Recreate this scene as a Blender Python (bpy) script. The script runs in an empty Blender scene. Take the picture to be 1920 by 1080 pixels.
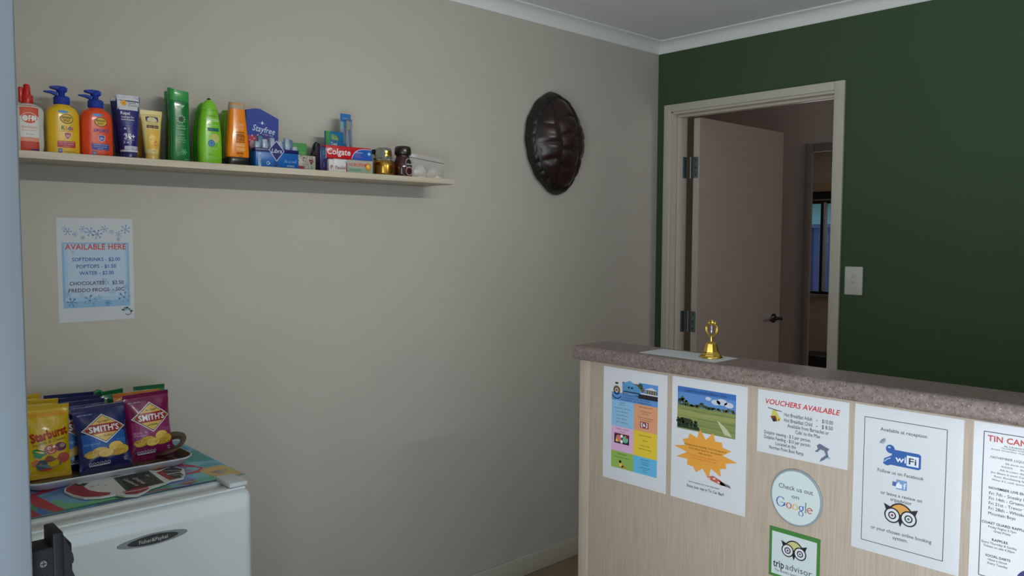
import bpy, bmesh, math, random
from mathutils import Vector, Matrix
from mathutils.geometry import tessellate_polygon
random.seed(7)
PI = math.pi
SC = bpy.context.scene
COL = SC.collection

# ------------------------------------------------------------------ camera, world, lights, exposure
def make_camera():
    yaw, pitch, roll, f = 0.8199, -0.0619, 0.0039, 1507.8
    cy, sy = math.cos(yaw), math.sin(yaw)
    F0 = Vector((-sy, cy, 0)); R0 = Vector((cy, sy, 0)); U0 = Vector((0, 0, 1))
    F = F0*math.cos(pitch)+U0*math.sin(pitch); U = -F0*math.sin(pitch)+U0*math.cos(pitch)
    R = R0*math.cos(roll)+U*math.sin(roll); U = -R0*math.sin(roll)+U*math.cos(roll)
    cam = bpy.data.cameras.new('camera'); o = bpy.data.objects.new('camera', cam); COL.objects.link(o)
    m = Matrix((R, U, -F)).transposed().to_4x4(); m.translation = Vector((2.4401, -3.2556, 1.4492))
    o.matrix_world = m
    cam.sensor_width = 36; cam.lens = f/1920*36; cam.clip_start = 0.02
    SC.camera = o
make_camera()

def area(name, loc, target, sx, sy, power, col, spread=PI):
    l = bpy.data.lights.new(name, 'AREA'); l.shape = 'RECTANGLE'; l.size = sx; l.size_y = sy
    l.energy = power; l.color = col; l.spread = spread
    o = bpy.data.objects.new(name, l); COL.objects.link(o); o.location = loc
    d = Vector(target)-Vector(loc)
    o.rotation_euler = d.to_track_quat('-Z', 'Y').to_euler()
    return o

W = bpy.data.worlds.new('sky'); SC.world = W; W.use_nodes = True
W.node_tree.nodes['Background'].inputs[0].default_value = (0.62, 0.80, 1.0, 1)
W.node_tree.nodes['Background'].inputs[1].default_value = 0.9
# daylight through the open glass door behind and to the right of the camera, and its bounce off the paving
area('doorway_daylight', (2.45, -4.25, 1.25), (1.9, 0, .95), 2.0, 1.6, 29, (0.89, 0.98, 0.99))
area('paving_bounce', (2.3, -4.85, .03), (2.3, -4.85, 3), 3.6, 3.2, 125, (1.0, 0.97, 1.0))
# long louvred batten high on the right-hand wall
area('batten_light', (3.14, -1.95, 2.345), (0.0, -1.95, 1.70), 1.7, 0.03, 2.6, (1.0, 0.98, 0.92), math.radians(54))
area('side_fill_light', (3.15, -2.3, .92), (0.6, -1.6, 2.2), 1.4, 1.0, 11, (0.52, 0.78, 1.0))  # unseen bluish fill lamp, tilted up to brighten ceiling and fridge front
# added fill lamp for the dim hall, then daylight at the far window
area('hall_fill_light', (3.2, 1.0, 1.5), (0, 1.5, 1.3), 1.2, 1.2, 10, (1, 0.95, 0.97))
area('far_window_light', (-1.38, 4.85, 1.4), (-.2, 2, 1.2), .9, .9, 7, (1, .95, .9))
SC.view_settings.view_transform = 'Standard'; SC.view_settings.look = 'None'
SC.view_settings.exposure = 0.0; SC.view_settings.gamma = 1.0; SC.view_settings.use_curve_mapping = False

# ------------------------------------------------------------------ materials
def lin(c):
    c = c/255
    return c/12.92 if c <= .04045 else ((c+.055)/1.055)**2.4
def rgb(r, g, b): return (lin(r), lin(g), lin(b), 1)
MC = {}
def mat(name, col, rough=.5, metal=0, coat=0, trans=0, alpha=1, noise=None, bump=None, spec=.5):
    """noise=(scale, amount) mottles the colour, bump=(scale, strength)"""
    if name in MC: return MC[name]
    m = bpy.data.materials.new(name); m.use_nodes = True; nt = m.node_tree; b = nt.nodes['Principled BSDF']
    c = rgb(*col); b.inputs['Base Color'].default_value = c
    b.inputs['Roughness'].default_value = rough; b.inputs['Metallic'].default_value = metal
    b.inputs['Coat Weight'].default_value = coat; b.inputs['Transmission Weight'].default_value = trans
    b.inputs['Coat Roughness'].default_value = .08; b.inputs['Specular IOR Level'].default_value = spec
    b.inputs['Alpha'].default_value = alpha
    if noise or bump: tc = nt.nodes.new('ShaderNodeTexCoord')
    if noise:
        n = nt.nodes.new('ShaderNodeTexNoise'); n.inputs['Scale'].default_value = noise[0]; n.inputs['Detail'].default_value = 4
        nt.links.new(tc.outputs['Object'], n.inputs['Vector'])
        r = nt.nodes.new('ShaderNodeMapRange'); a = noise[1]
        r.inputs[1].default_value = .3; r.inputs[2].default_value = .7; r.inputs[3].default_value = 1-a; r.inputs[4].default_value = 1+a
        nt.links.new(n.outputs['Fac'], r.inputs[0])
        x = nt.nodes.new('ShaderNodeVectorMath'); x.operation = 'SCALE'; x.inputs[0].default_value = c[:3]
        nt.links.new(r.outputs[0], x.inputs['Scale']); nt.links.new(x.outputs[0], b.inputs['Base Color'])
    if bump:
        n = nt.nodes.new('ShaderNodeTexNoise'); n.inputs['Scale'].default_value = bump[0]; n.inputs['Detail'].default_value = 3
        nt.links.new(tc.outputs['Object'], n.inputs['Vector'])
        u = nt.nodes.new('ShaderNodeBump'); u.inputs['Strength'].default_value = bump[1]; u.inputs['Distance'].default_value = .002
        nt.links.new(n.outputs['Fac'], u.inputs['Height']); nt.links.new(u.outputs[0], b.inputs['Normal'])
    MC[name] = m; return m

def wood_mat(name, c1, c2, axis, rough=.5, sc=1.0):
    m = bpy.data.materials.new(name); m.use_nodes = True; nt = m.node_tree; b = nt.nodes['Principled BSDF']
    tc = nt.nodes.new('ShaderNodeTexCoord'); mp = nt.nodes.new('ShaderNodeMapping')
    s = [170*sc, 170*sc, 170*sc]; s[axis] = 5*sc; mp.inputs['Scale'].default_value = s
    n = nt.nodes.new('ShaderNodeTexNoise'); n.inputs['Scale'].default_value = 1; n.inputs['Detail'].default_value = 5; n.inputs['Roughness'].default_value = .65
    cr = nt.nodes.new('ShaderNodeValToRGB'); cr.color_ramp.elements[0].position = .35; cr.color_ramp.elements[1].position = .66
    cr.color_ramp.elements[0].color = rgb(*c1); cr.color_ramp.elements[1].color = rgb(*c2)
    nt.links.new(tc.outputs['Object'], mp.inputs[0]); nt.links.new(mp.outputs[0], n.inputs['Vector'])
    nt.links.new(n.outputs['Fac'], cr.inputs[0]); nt.links.new(cr.outputs[0], b.inputs['Base Color'])
    b.inputs['Roughness'].default_value = rough
    return m

def stone_mat():
    m = bpy.data.materials.new('speckled_stone'); m.use_nodes = True; nt = m.node_tree; b = nt.nodes['Principled BSDF']
    tc = nt.nodes.new('ShaderNodeTexCoord')
    n = nt.nodes.new('ShaderNodeTexNoise'); n.inputs['Scale'].default_value = 90; n.inputs['Detail'].default_value = 6; n.inputs['Roughness'].default_value = .75
    cr = nt.nodes.new('ShaderNodeValToRGB'); e = cr.color_ramp.elements
    e[0].position = .33; e[0].color = rgb(102, 88, 82); e[1].position = .66; e[1].color = rgb(154, 138, 130)
    nt.links.new(tc.outputs['Object'], n.inputs['Vector']); nt.links.new(n.outputs['Fac'], cr.inputs[0])
    last = cr.outputs[0]
    for sc, thr, c in ((150, .2, rgb(52, 42, 38)), (170, .17, rgb(196, 184, 172)), (210, .25, rgb(120, 98, 88))):
        v = nt.nodes.new('ShaderNodeTexVoronoi'); v.inputs['Scale'].default_value = sc
        mp = nt.nodes.new('ShaderNodeMapping'); mp.inputs['Location'].default_value = (sc, sc*.3, 0)
        nt.links.new(tc.outputs['Object'], mp.inputs[0]); nt.links.new(mp.outputs[0], v.inputs['Vector'])
        lt = nt.nodes.new('ShaderNodeMath'); lt.operation = 'LESS_THAN'; lt.inputs[1].default_value = thr
        nt.links.new(v.outputs['Distance'], lt.inputs[0])
        sep = nt.nodes.new('ShaderNodeSeparateColor'); nt.links.new(v.outputs['Color'], sep.inputs[0])
        g = nt.nodes.new('ShaderNodeMath'); g.operation = 'LESS_THAN'; g.inputs[1].default_value = .38
        nt.links.new(sep.outputs[0], g.inputs[0])
        mu = nt.nodes.new('ShaderNodeMath'); mu.operation = 'MULTIPLY'
        nt.links.new(lt.outputs[0], mu.inputs[0]); nt.links.new(g.outputs[0], mu.inputs[1])
        mx = nt.nodes.new('ShaderNodeMix'); mx.data_type = 'RGBA'; mx.inputs['B'].default_value = c
        nt.links.new(mu.outputs[0], mx.inputs['Factor']); nt.links.new(last, mx.inputs['A']); last = mx.outputs['Result']
    nt.links.new(last, b.inputs['Base Color']); b.inputs['Roughness'].default_value = .38
    return m

def watercolour_mat():
    m = bpy.data.materials.new('watercolour_print'); m.use_nodes = True; nt = m.node_tree; b = nt.nodes['Principled BSDF']
    tc = nt.nodes.new('ShaderNodeTexCoord')
    n = nt.nodes.new('ShaderNodeTexNoise'); n.inputs['Scale'].default_value = 9; n.inputs['Detail'].default_value = 3; n.inputs['Distortion'].default_value = .8
    cr = nt.nodes.new('ShaderNodeValToRGB'); e = cr.color_ramp.elements
    e[0].position = .3; e[0].color = rgb(95, 120, 185); e[1].position = .72; e[1].color = rgb(90, 190, 170)
    for p, c in ((.42, (120, 160, 205)), (.52, (110, 185, 205)), (.62, (130, 195, 205))):
        q = e.new(p); q.color = rgb(*c)
    nt.links.new(tc.outputs['Object'], n.inputs['Vector']); nt.links.new(n.outputs['Fac'], cr.inputs[0])
    nt.links.new(cr.outputs[0], b.inputs['Base Color']); b.inputs['Roughness'].default_value = .4
    return m

# ------------------------------------------------------------------ mesh builder
class MB:
    def __init__(s): s.v = []; s.f = []; s.m = []; s.mats = []; s.smooth = []
    def mi(s, m):
        if m not in s.mats: s.mats.append(m)
        return s.mats.index(m)
    def add(s, vs, fs, m, smooth=False):
        o = len(s.v); s.v += [tuple(v) for v in vs]; k = s.mi(m)
        for f in fs: s.f.append(tuple(i+o for i in f)); s.m.append(k); s.smooth.append(smooth)
    def box(s, lo, hi, m, bev=0, rot=None, about=None, seg=2):
        if bev <= 0:
            x0, y0, z0 = lo; x1, y1, z1 = hi
            vs = [(x, y, z) for z in (z0, z1) for y in (y0, y1) for x in (x0, x1)]
            fs = [(0, 2, 3, 1), (4, 5, 7, 6), (0, 1, 5, 4), (1, 3, 7, 5), (3, 2, 6, 7), (2, 0, 4, 6)]
            if rot: vs = [rotp(v, rot, about) for v in vs]
            s.add(vs, fs, m); return
        b = bmesh.new(); bmesh.ops.create_cube(b, size=1)
        for v in b.verts: v.co = Vector([lo[i]+(v.co[i]+.5)*(hi[i]-lo[i]) for i in range(3)])
        bmesh.ops.bevel(b, geom=list(b.edges), offset=bev, segments=seg, affect='EDGES', profile=.5)
        vs = [tuple(v.co) for v in b.verts]
        if rot: vs = [rotp(v, rot, about) for v in vs]
        s.add(vs, [tuple(v.index for v in f.verts) for f in b.faces], m, True); b.free()
    def loft(s, rings, m, caps=True, smooth=True):
        """rings: list of equal-length lists of points (closed loops)"""
        n = len(rings[0]); vs = [p for r in rings for p in r]; fs = []
        for i in range(len(rings)-1):
            for j in range(n):
                a = i*n+j; b = i*n+(j+1) % n; fs.append((a, b, b+n, a+n))
        s.add(vs, fs, m, smooth)
        if caps:
            s.add(rings[0], [tuple(range(n))[::-1]], m); s.add(rings[-1], [tuple(range(n))], m)
    def lathe(s, prof, m, n=28, c=(0, 0), sx=1, sy=1, caps=True, smooth=True):
        s.loft([[(c[0]+r*sx*math.cos(2*PI*k/n), c[1]+r*sy*math.sin(2*PI*k/n), z) for k in range(n)] for z, r in prof], m, caps, smooth)
    def tube(s, pts, r, m, n=10, closed=False):
        pts = [Vector(p) for p in pts]; rings = []; N = len(pts); up = Vector((0, 0, 1)); prev = None
        for i, p in enumerate(pts):
            a = pts[(i-1) % N] if (closed or i > 0) else p; b = pts[(i+1) % N] if (closed or i < N-1) else p
            t = (b-a).normalized()
            if prev is None:
                s1 = t.cross(up)
                if s1.length < .1: s1 = t.cross(Vector((1, 0, 0)))
            else: s1 = prev-t*prev.dot(t)
            s1.normalize(); s2 = t.cross(s1); prev = s1
            rr = r[i] if isinstance(r, (list, tuple)) else r
            rings.append([tuple(p+s1*rr*math.cos(2*PI*k/n)+s2*rr*math.sin(2*PI*k/n)) for k in range(n)])
        if closed: rings.append(rings[0])
        s.loft(rings, m, caps=not closed)
    def prism(s, pts, z0, z1, m, plane='xy'):
        """extrude a 2-D outline; plane says what the outline's axes are"""
        n = len(pts)
        def q(p, z): return {'xy': (p[0], p[1], z), 'xz': (p[0], z, p[1]), 'yz': (z, p[0], p[1])}[plane]
        vs = [q(p, z0) for p in pts]+[q(p, z1) for p in pts]
        t = tessellate_polygon([[Vector((p[0], p[1], 0)) for p in pts]])
        fs = [tuple(x) for x in t]+[tuple(i+n for i in x)[::-1] for x in t]
        fs += [(i, (i+1) % n, (i+1) % n+n, i+n) for i in range(n)]
        s.add(vs, fs, m)
    def build(s, name, parent=None, kind=None, label=None):
        me = bpy.data.meshes.new(name); me.from_pydata(s.v, [], s.f)
        for m in s.mats: me.materials.append(m)
        me.polygons.foreach_set('material_index', s.m); me.polygons.foreach_set('use_smooth', s.smooth)
        me.update()
        b = bmesh.new(); b.from_mesh(me); bmesh.ops.recalc_face_normals(b, faces=b.faces) if len(s.f) < 4000 and not getattr(s, 'flat', False) else None
        b.to_mesh(me); b.free()
        o = bpy.data.objects.new(name, me); COL.objects.link(o)
        if parent: o.parent = parent
        if kind: o['kind'] = kind
        if label: o['label'] = label
        return o

def rotp(v, rot, about):
    M = Matrix.Rotation(rot[1], 3, rot[0]); a = Vector(about or (0, 0, 0))
    return tuple(M @ (Vector(v)-a)+a)

def thing(name, label, cat, loc, rz=0, group=None):
    o = bpy.data.objects.new(name, None); COL.objects.link(o); o.empty_display_size = .05
    o.location = loc; o.rotation_euler = (0, 0, rz); o['label'] = label; o['category'] = cat
    if group: o['group'] = group
    return o
def tag(o, label, cat, group=None):
    o['label'] = label; o['category'] = cat
    if group: o['group'] = group
    return o
def copy_thing(t, loc, rz, label, group=None):
    c = t.copy(); COL.objects.link(c); c.location = loc; c.rotation_euler = (0, 0, rz); c['label'] = label
    if group: c['group'] = group
    for ch in list(t.children):
        d = ch.copy(); COL.objects.link(d); d.parent = c
        for g in ch.children:
            e = g.copy(); COL.objects.link(e); e.parent = d
    return c

# ------------------------------------------------------------------ print: flat or wrapped ink on a surface
TXT = {}
FC = bpy.data.curves.new('type', 'FONT'); FO = bpy.data.objects.new('type', FC)
def glyphs(sx, bold=0):
    k = (sx, bold)
    if k not in TXT:
        FC.body = sx; FC.size = 1; FC.resolution_u = 2; FC.offset = bold*.42; FC.space_character = 1+bold*.6
        me = bpy.data.meshes.new_from_object(FO)
        vs = [(v.co.x, v.co.y) for v in me.vertices]; fs = [tuple(p.vertices) for p in me.polygons]
        bpy.data.meshes.remove(me)
        TXT[k] = (vs, fs)
    return TXT[k]
INK = {}
class Print:
    """u runs 0..1 left to right and v 0..1 top to bottom over a field W x H metres (local x -W/2..W/2, z 0..H)"""
    def __init__(s, Wd, Hh, mapfn, gloss=.45):
        s.W = Wd; s.H = Hh; s.map = mapfn; s.mb = MB(); s.mb.flat = True; s.gloss = gloss
    def ink(s, c):
        k = (c, s.gloss)
        if k not in INK:
            if c == 'gold_foil': INK[k] = mat('gold_foil', (225, 185, 80), .25, 1)
            else: INK[k] = mat('ink_%d' % len(INK), c, s.gloss)
        return INK[k]
    def put(s, pts, fs, c, L):
        vs = [s.map((u-.5)*s.W, (1-v)*s.H, .00012*L) for u, v in pts]
        s.mb.add(vs, fs, s.ink(c))
    def rect(s, u0, v0, u1, v1, c, L=1, n=1, m=1):
        pts = [(u0+(u1-u0)*i/n, v0+(v1-v0)*j/m) for j in range(m+1) for i in range(n+1)]
        s.put(pts, [(j*(n+1)+i, j*(n+1)+i+1, (j+1)*(n+1)+i+1, (j+1)*(n+1)+i) for j in range(m) for i in range(n)], c, L)
    def poly(s, pts, c, L=1):
        t = tessellate_polygon([[Vector((p[0], p[1], 0)) for p in pts]])
        s.put(pts, [tuple(x) for x in t], c, L)
    def disk(s, u, v, ru, rv=None, c=(0, 0, 0), L=1, n=24, a0=0, a1=2*PI):
        """ru in fraction of W, rv in fraction of H; rv None keeps it round"""
        if rv is None: rv = ru*s.W/s.H
        pts = [(u, v)]+[(u+ru*math.cos(a0+(a1-a0)*k/n), v+rv*math.sin(a0+(a1-a0)*k/n)) for k in range(n+1)]
        s.put(pts, [(0, k, k+1) for k in range(1, n+1)], c, L)
    def ring(s, u, v, ru, w, c, L=1, n=28, rv=None, a0=0, a1=2*PI):
        if rv is None: rv = ru*s.W/s.H
        wi = 1-w
        pts = []
        for k in range(n+1):
            a = a0+(a1-a0)*k/n; pts += [(u+ru*math.cos(a), v+rv*math.sin(a)), (u+ru*wi*math.cos(a), v+rv*wi*math.sin(a))]
        s.put(pts, [(2*k, 2*k+2, 2*k+3, 2*k+1) for k in range(n)], c, L)
    def line(s, pts, w, c, L=1):
        """w in fraction of W"""
        k = s.W/s.H
        for (a, b) in zip(pts[:-1], pts[1:]):
            dx, dy = b[0]-a[0], (b[1]-a[1])/k; d = math.hypot(dx, dy) or 1
            nx, ny = -dy/d*w/2, dx/d*w/2*k
            s.put([(a[0]+nx, a[1]+ny), (b[0]+nx, b[1]+ny), (b[0]-nx, b[1]-ny), (a[0]-nx, a[1]-ny)], [(0, 1, 2, 3)], c, L)
    def frame(s, u0, v0, u1, v1, w, c, L=1):
        s.line([(u0, v0), (u1, v0), (u1, v1), (u0, v1), (u0, v0)], w, c, L)
    def text(s, t, u, v, h, c, w=None, al='c', sh=0, bold=0, rot=0, L=3, wmax=None):
        vs, fs = glyphs(t, bold)
        if not vs: return
        x0 = min(p[0] for p in vs); x1 = max(p[0] for p in vs)
        sc = h*s.H/.72; wid = (x1-x0)*sc; sx = sc
        if w: sx = sc*(w*s.W)/wid
        if wmax and wid > wmax*s.W: sx = sc*wmax*s.W/wid
        wid = (x1-x0)*sx
        off = {'c': -wid/2, 'l': 0, 'r': -wid}[al]; ca, sa = math.cos(rot), math.sin(rot)
        pts = []
        for x, y in vs:
            X = (x-x0)*sx+off+sh*y*sc; Y = y*sc-h*s.H/2
            X, Y = X*ca-Y*sa, X*sa+Y*ca
            pts.append((u+X/s.W, v-Y/s.H))
        s.put(pts, fs, c, L)
    def star(s, u, v, r, c, L=1, w=.18, arms=6, rot=0):
        for k in range(arms//2):
            a = rot+PI*k/(arms/2); dx, dy = math.cos(a)*r, math.sin(a)*r*s.W/s.H
            s.line([(u-dx, v-dy), (u+dx, v+dy)], r*w, c, L)
            for q in (-.6, .6):
                for b in (-.5, .5):
                    e = a+b*1.0*(1 if q > 0 else -1)+(0 if q > 0 else PI)
                    s.line([(u+dx*q, v+dy*q), (u+dx*q+math.cos(e)*r*.35, v+dy*q+math.sin(e)*r*.35*s.W/s.H)], r*w*.8, c, L)
    def build(s, parent, name='print'): return s.mb.build(name, parent)

def flatmap(y=0.0): return lambda x, z, o: (x, y-o, z)

# lofted bottle/tube body ---------------------------------------------------------
class Body:
    def __init__(s, secs): s.secs = secs      # (z, half width, half depth, power, dx)
    def at(s, z):
        S = s.secs
        if z <= S[0][0]: return S[0]
        for a, b in zip(S[:-1], S[1:]):
            if z <= b[0]:
                t = (z-a[0])/((b[0]-a[0]) or 1); return tuple(a[i]+(b[i]-a[i])*t for i in range(len(a)))
        return S[-1]
    def front(s, x, z, o):
        q = s.at(z); w, d, p = q[1], q[2], q[3]; dx = q[4] if len(q) > 4 else 0
        r = min(.985, abs((x-dx)/w)); y = -d*(1-r**p)**(1/p)
        return (x, y-o-.0002, z)
    def rings(s, n=36):
        out = []
        for q in s.secs:
            z, w, d, p = q[:4]; dx = q[4] if len(q) > 4 else 0; r = []
            for k in range(n):
                a = 2*PI*k/n; c, t = math.cos(a), math.sin(a)
                r.append((dx+w*math.copysign(abs(c)**(2/p), c), d*math.copysign(abs(t)**(2/p), t), z))
            out.append(r)
        return out
    def build(s, name, m, parent, n=36):
        b = MB(); b.loft(s.rings(n), m); return b.build(name, parent)
def smoothsecs(S, k=4):
    """Catmull-Rom refine a section list"""
    out = []
    for i in range(len(S)-1):
        p0, p1, p2, p3 = S[max(i-1, 0)], S[i], S[i+1], S[min(i+2, len(S)-1)]
        for j in range(k):
            t = j/k
            out.append(tuple(.5*((2*b)+(-a+c)*t+(2*a-5*b+4*c-d)*t*t+(-a+3*b-3*c+d)*t**3) if ii else b+(c-b)*t
                             for ii, (a, b, c, d) in enumerate(zip(p0, p1, p2, p3))))
    out.append(tuple(S[-1])); return out
# ------------------------------------------------------------------ the room
H = 2.40
RX, FY = 3.20, -3.04                        # inner faces of the right and the entry wall
M_WALL = mat('beige_wall_paint', (196, 191, 180), .85, bump=(260, .12), noise=(3, .015))
M_GREEN = mat('green_wall_paint', (62, 86, 56), .75, bump=(260, .12), noise=(3, .03))
M_CEIL = mat('ceiling_paint', (238, 240, 238), .9)
M_TRIM = mat('cream_gloss_trim', (205, 198, 184), .35)
M_FLOOR = mat('tan_vinyl_floor', (146, 128, 100), .5, noise=(14, .12))
M_DARK = mat('dark_recess', (24, 23, 22), .9)
M_HALL = mat('hall_wall_paint', (205, 190, 178), .85)
M_STEEL = mat('zinc_steel', (128, 150, 160), .35, .9)
M_DKCH = mat('dark_chrome', (70, 72, 74), .22, 1)
M_ALU = mat('pale_blue_powder_coat', (112, 120, 126), .4)
M_GLASS = mat('clear_glass', (240, 245, 245), .02, trans=1)

def struct(name, mb, parent=None):
    return mb.build(name, parent, 'structure' if parent is None else None)
def boxes(name, lst, m, parent=None, bev=0):
    b = MB()
    for lo, hi in lst: b.box(lo, hi, m, bev)
    return struct(name, b, parent)
DX0, DX1, DZ = 0.093, 0.894, 2.055          # inner doorway
boxes('floor', [((-.1, FY-1.6, -.1), (RX+.1, .0, 0))], M_FLOOR)
boxes('floor', [((-2.6, .0, -.1), (3.4, 5.3, 0))], M_FLOOR)
boxes('ceiling', [((-.1, FY-.1, H), (RX+.1, 0, H+.1))], M_CEIL)
boxes('ceiling', [((-2.6, .0, H), (3.4, 5.3, H+.1))], M_CEIL)
boxes('wall_left', [((-.1, FY-.1, 0), (0, 0, H))], M_WALL)
boxes('wall_back', [((-.1, 0, 0), (.076, .11, H)), ((.911, 0, 0), (RX+.1, .11, H)), ((.076, 0, 2.072), (.911, .11, H))], M_GREEN)
boxes('wall_right', [((RX, FY-.1, 0), (RX+.1, 0, H))], M_WALL)
boxes('wall_front', [((0, FY-.1, 0), (1.36, FY, H)), ((1.36, FY-.1, 2.12), (RX, FY, H)), ((2.95, FY-.1, 0), (RX, FY, 2.12))], M_WALL)

def cornice(name, a, b, nrm):
    """cove cornice running from a to b (2-D), nrm points into the room"""
    prof = [(0, H-.052), (.004, H-.052), (.006, H-.047)]
    for k in range(9):
        t = k/8*PI/2; prof.append((.006+.042*(1-math.cos(t)), H-.046+.040*math.sin(t)))
    prof += [(.052, H-.004), (.055, H-.004), (.055, H), (0, H)]
    m = MB(); r = []
    for p, sg in ((a, 1), (b, 0)):
        r.append([(p[0]+nrm[0]*d+(nrm[1] != 0 and p[0] == 0)*d*1.0, p[1]+nrm[1]*d-(nrm[0] != 0 and p[1] == 0)*d, z) for d, z in prof])
    m.loft(r, M_CEIL, smooth=False)
    return struct(name, m)
cornice('trim_1', (0, FY), (0, 0), (1, 0))
cornice('trim_2', (0, 0), (RX, 0), (0, -1))
def skirting(name, lo, hi): boxes(name, [(lo, hi)], M_TRIM, bev=.003)
skirting('baseboard_left', (0, FY, 0), (.012, -.012, .085))
skirting('baseboard_back', (.941, -.012, 0), (RX, 0, .085))

# inner doorway: architraves, jambs, stops and the open leaf are one piece of the setting
door = bpy.data.objects.new('door_1', None); COL.objects.link(door); door.location = (.5, 0, 0); door['kind'] = 'structure'
def dpart(name, lst, m, bev=0, label=None):
    b = MB()
    for lo, hi in lst: b.box((lo[0]-.5, lo[1], lo[2]), (hi[0]-.5, hi[1], hi[2]), m, bev)
    return b.build(name, door, None, label)
dpart('architrave', [((.047, -.016, 0), (.086, 0, 2.096))], M_TRIM, .003)
dpart('architrave', [((.897, -.016, 0), (.941, 0, 2.096))], M_TRIM, .003)
dpart('architrave', [((.086, -.016, 2.060), (.897, 0, 2.096))], M_TRIM, .003)
dpart('jamb', [((.074, -.004, 0), (DX0, .118, 2.055))], M_TRIM)
dpart('jamb', [((DX1, -.004, 0), (.913, .118, 2.055))], M_TRIM)
dpart('jamb', [((DX0, -.004, 2.050), (DX1, .118, 2.075))], M_TRIM)
dpart('door_stop', [((DX0, .032, 0), (.104, .070, 2.038))], M_TRIM, .002)
dpart('door_stop', [((.883, .032, 0), (DX1, .070, 2.038))], M_TRIM, .002)
dpart('door_stop', [((DX0, .032, 2.038), (DX1, .070, 2.050))], M_TRIM, .002)
M_LEAF = mat('grey_beige_door_paint', (165, 152, 142), .45)
leaf = dpart('door_leaf', [((.129, .122, .008), (.163, .938, 2.042))], M_LEAF, .0015)
dpart('leaf_edge', [((.1295, .1205, .010), (.1625, .1222, 2.040))], M_TRIM, 0, 'hinge edge of the door leaf, coloured paler as if lit')  # paler trim colour stands in for entry light on this edge
for z in (1.80, 1.038, .22):
    b = MB()
    b.box((DX0-.5, .084, z-.052), (DX0-.5+.0025, .112, z+.052), M_STEEL)
    b.box((.129-.5, .1190, z-.052), (.157-.5, .1206, z+.052), M_STEEL)
    for k in range(5): b.lathe([(z-.053+k*.0214, .0058), (z-.033+k*.0214, .0058)], M_STEEL, 12, (.115-.5, .117))
    for dz in (-.036, 0, .036):
        for y_, x_ in ((.1188, .143),): b.loft([[(x_-.5+r*math.cos(2*PI*k/10), y_-d, z+dz+r*math.sin(2*PI*k/10)) for k in range(10)] for d, r in ((0, .0038), (.001, .003))], M_DKCH)
    b.build('hinge', door)
b = MB()
for sg, y0 in ((1, .163), ):
    b.loft([[(y0-.5+d, .868+r*math.cos(2*PI*k/20), 1.009+r*math.sin(2*PI*k/20)) for k in range(20)] for d, r in ((0, .026), (.006, .026), (.009, .022), (.010, .010), (.048, .009), (.052, .009))], M_DKCH)
    b.tube([(y0-.5+.046, .872, 1.009), (y0-.5+.047, .84, 1.010), (y0-.5+.045, .80, 1.008), (y0-.5+.040, .765, 1.006)], [.008, .0075, .007, .006], M_DKCH)
b.build('door_handle', door, None, 'dark chrome lever handle')

# the rooms seen through the doorway
boxes('wall_hall', [((-1.5, 2.05, 0), (-.27, 2.15, H)), ((.62, 2.05, 0), (3.3, 2.15, H)), ((-.27, 2.05, 2.06), (.62, 2.15, H))], M_HALL)
boxes('wall_hall', [((-1.6, .11, 0), (-1.5, 2.15, H)), ((3.3, .09, 0), (3.4, 5.2, H))], M_HALL)
boxes('wall_hall', [((-1.6, .09, 0), (-.1, .11, H)), ((3.2, .09, 0), (3.3, .11, H))], M_HALL)
boxes('wall_far', [((-2.6, 5.0, 0), (-1.86, 5.1, H)), ((-.9, 5.0, 0), (3.3, 5.1, H)), ((-1.86, 5.0, 0), (-.9, 5.1, .865)), ((-1.86, 5.0, 1.86), (-.9, 5.1, H))], M_HALL)
boxes('wall_far', [((-2.6, 2.15, 0), (-2.5, 5.0, H)), ((-2.5, 2.15, 0), (-1.5, 2.2, H))], M_HALL)
hd = bpy.data.objects.new('door_2', None); COL.objects.link(hd); hd.location = (.2, 2.05, 0); hd['kind'] = 'structure'
M_HTR = mat('hall_trim_paint', (150, 138, 126), .5)
for lo, hi in (((-.270, 2.03, 0), (-.215, 2.05, 2.10)), ((.60, 2.03, 0), (.655, 2.05, 2.10)), ((-.215, 2.03, 2.045), (.60, 2.05, 2.10))):
    b = MB(); b.box((lo[0]-.2, lo[1]-2.05, lo[2]), (hi[0]-.2, hi[1]-2.05, hi[2]), M_HTR, .003); b.build('architrave', hd)
# far window: frame, dark mullion, white sash stile, sill, glass
wn = bpy.data.objects.new('window_1', None); COL.objects.link(wn); wn.location = (-1.38, 5.0, .865); wn['kind'] = 'structure'
M_BLK = mat('black_window_seal', (22, 24, 26), .5)
M_WSASH = mat('white_sash_paint', (205, 215, 222), .4)
def wpart(name, lo, hi, m, bev=.002):
    b = MB(); b.box((lo[0]+1.38, lo[1]-5.0, lo[2]-.865), (hi[0]+1.38, hi[1]-5.0, hi[2]-.865), m, bev); return b.build(name, wn)
fr = MB()
for lo, hi in (((-.48, .01, 0), (-.455, .08, .995)), ((.455, .01, 0), (.48, .08, .995)), ((-.455, .01, 0), (.455, .08, .028)), ((-.455, .01, .965), (.455, .08, .995))): fr.box(lo, hi, M_BLK)
fr.build('window_frame', wn)
wpart('mullion', (-1.592, 4.985, .89), (-1.562, 5.05, 1.83), M_BLK)
wpart('sash_stile', (-1.556, 4.975, .90), (-1.533, 5.03, 1.84), M_WSASH)
wpart('window_sill', (-1.90, 4.93, .835), (-.86, 5.01, .862), M_HTR)
for a, c in ((-1.835, -1.592), (-1.533, -.93)):
    wpart('pane', (a, 5.04, .895), (c, 5.045, 1.83), M_GLASS, 0)
b = MB(); b.box((-.013, -.03, 1.10-.865), (.013, -.005, 1.16-.865), M_BLK, .003); o = b.build('window_latch', wn); o.location = (-.19, 0, 0)
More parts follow.
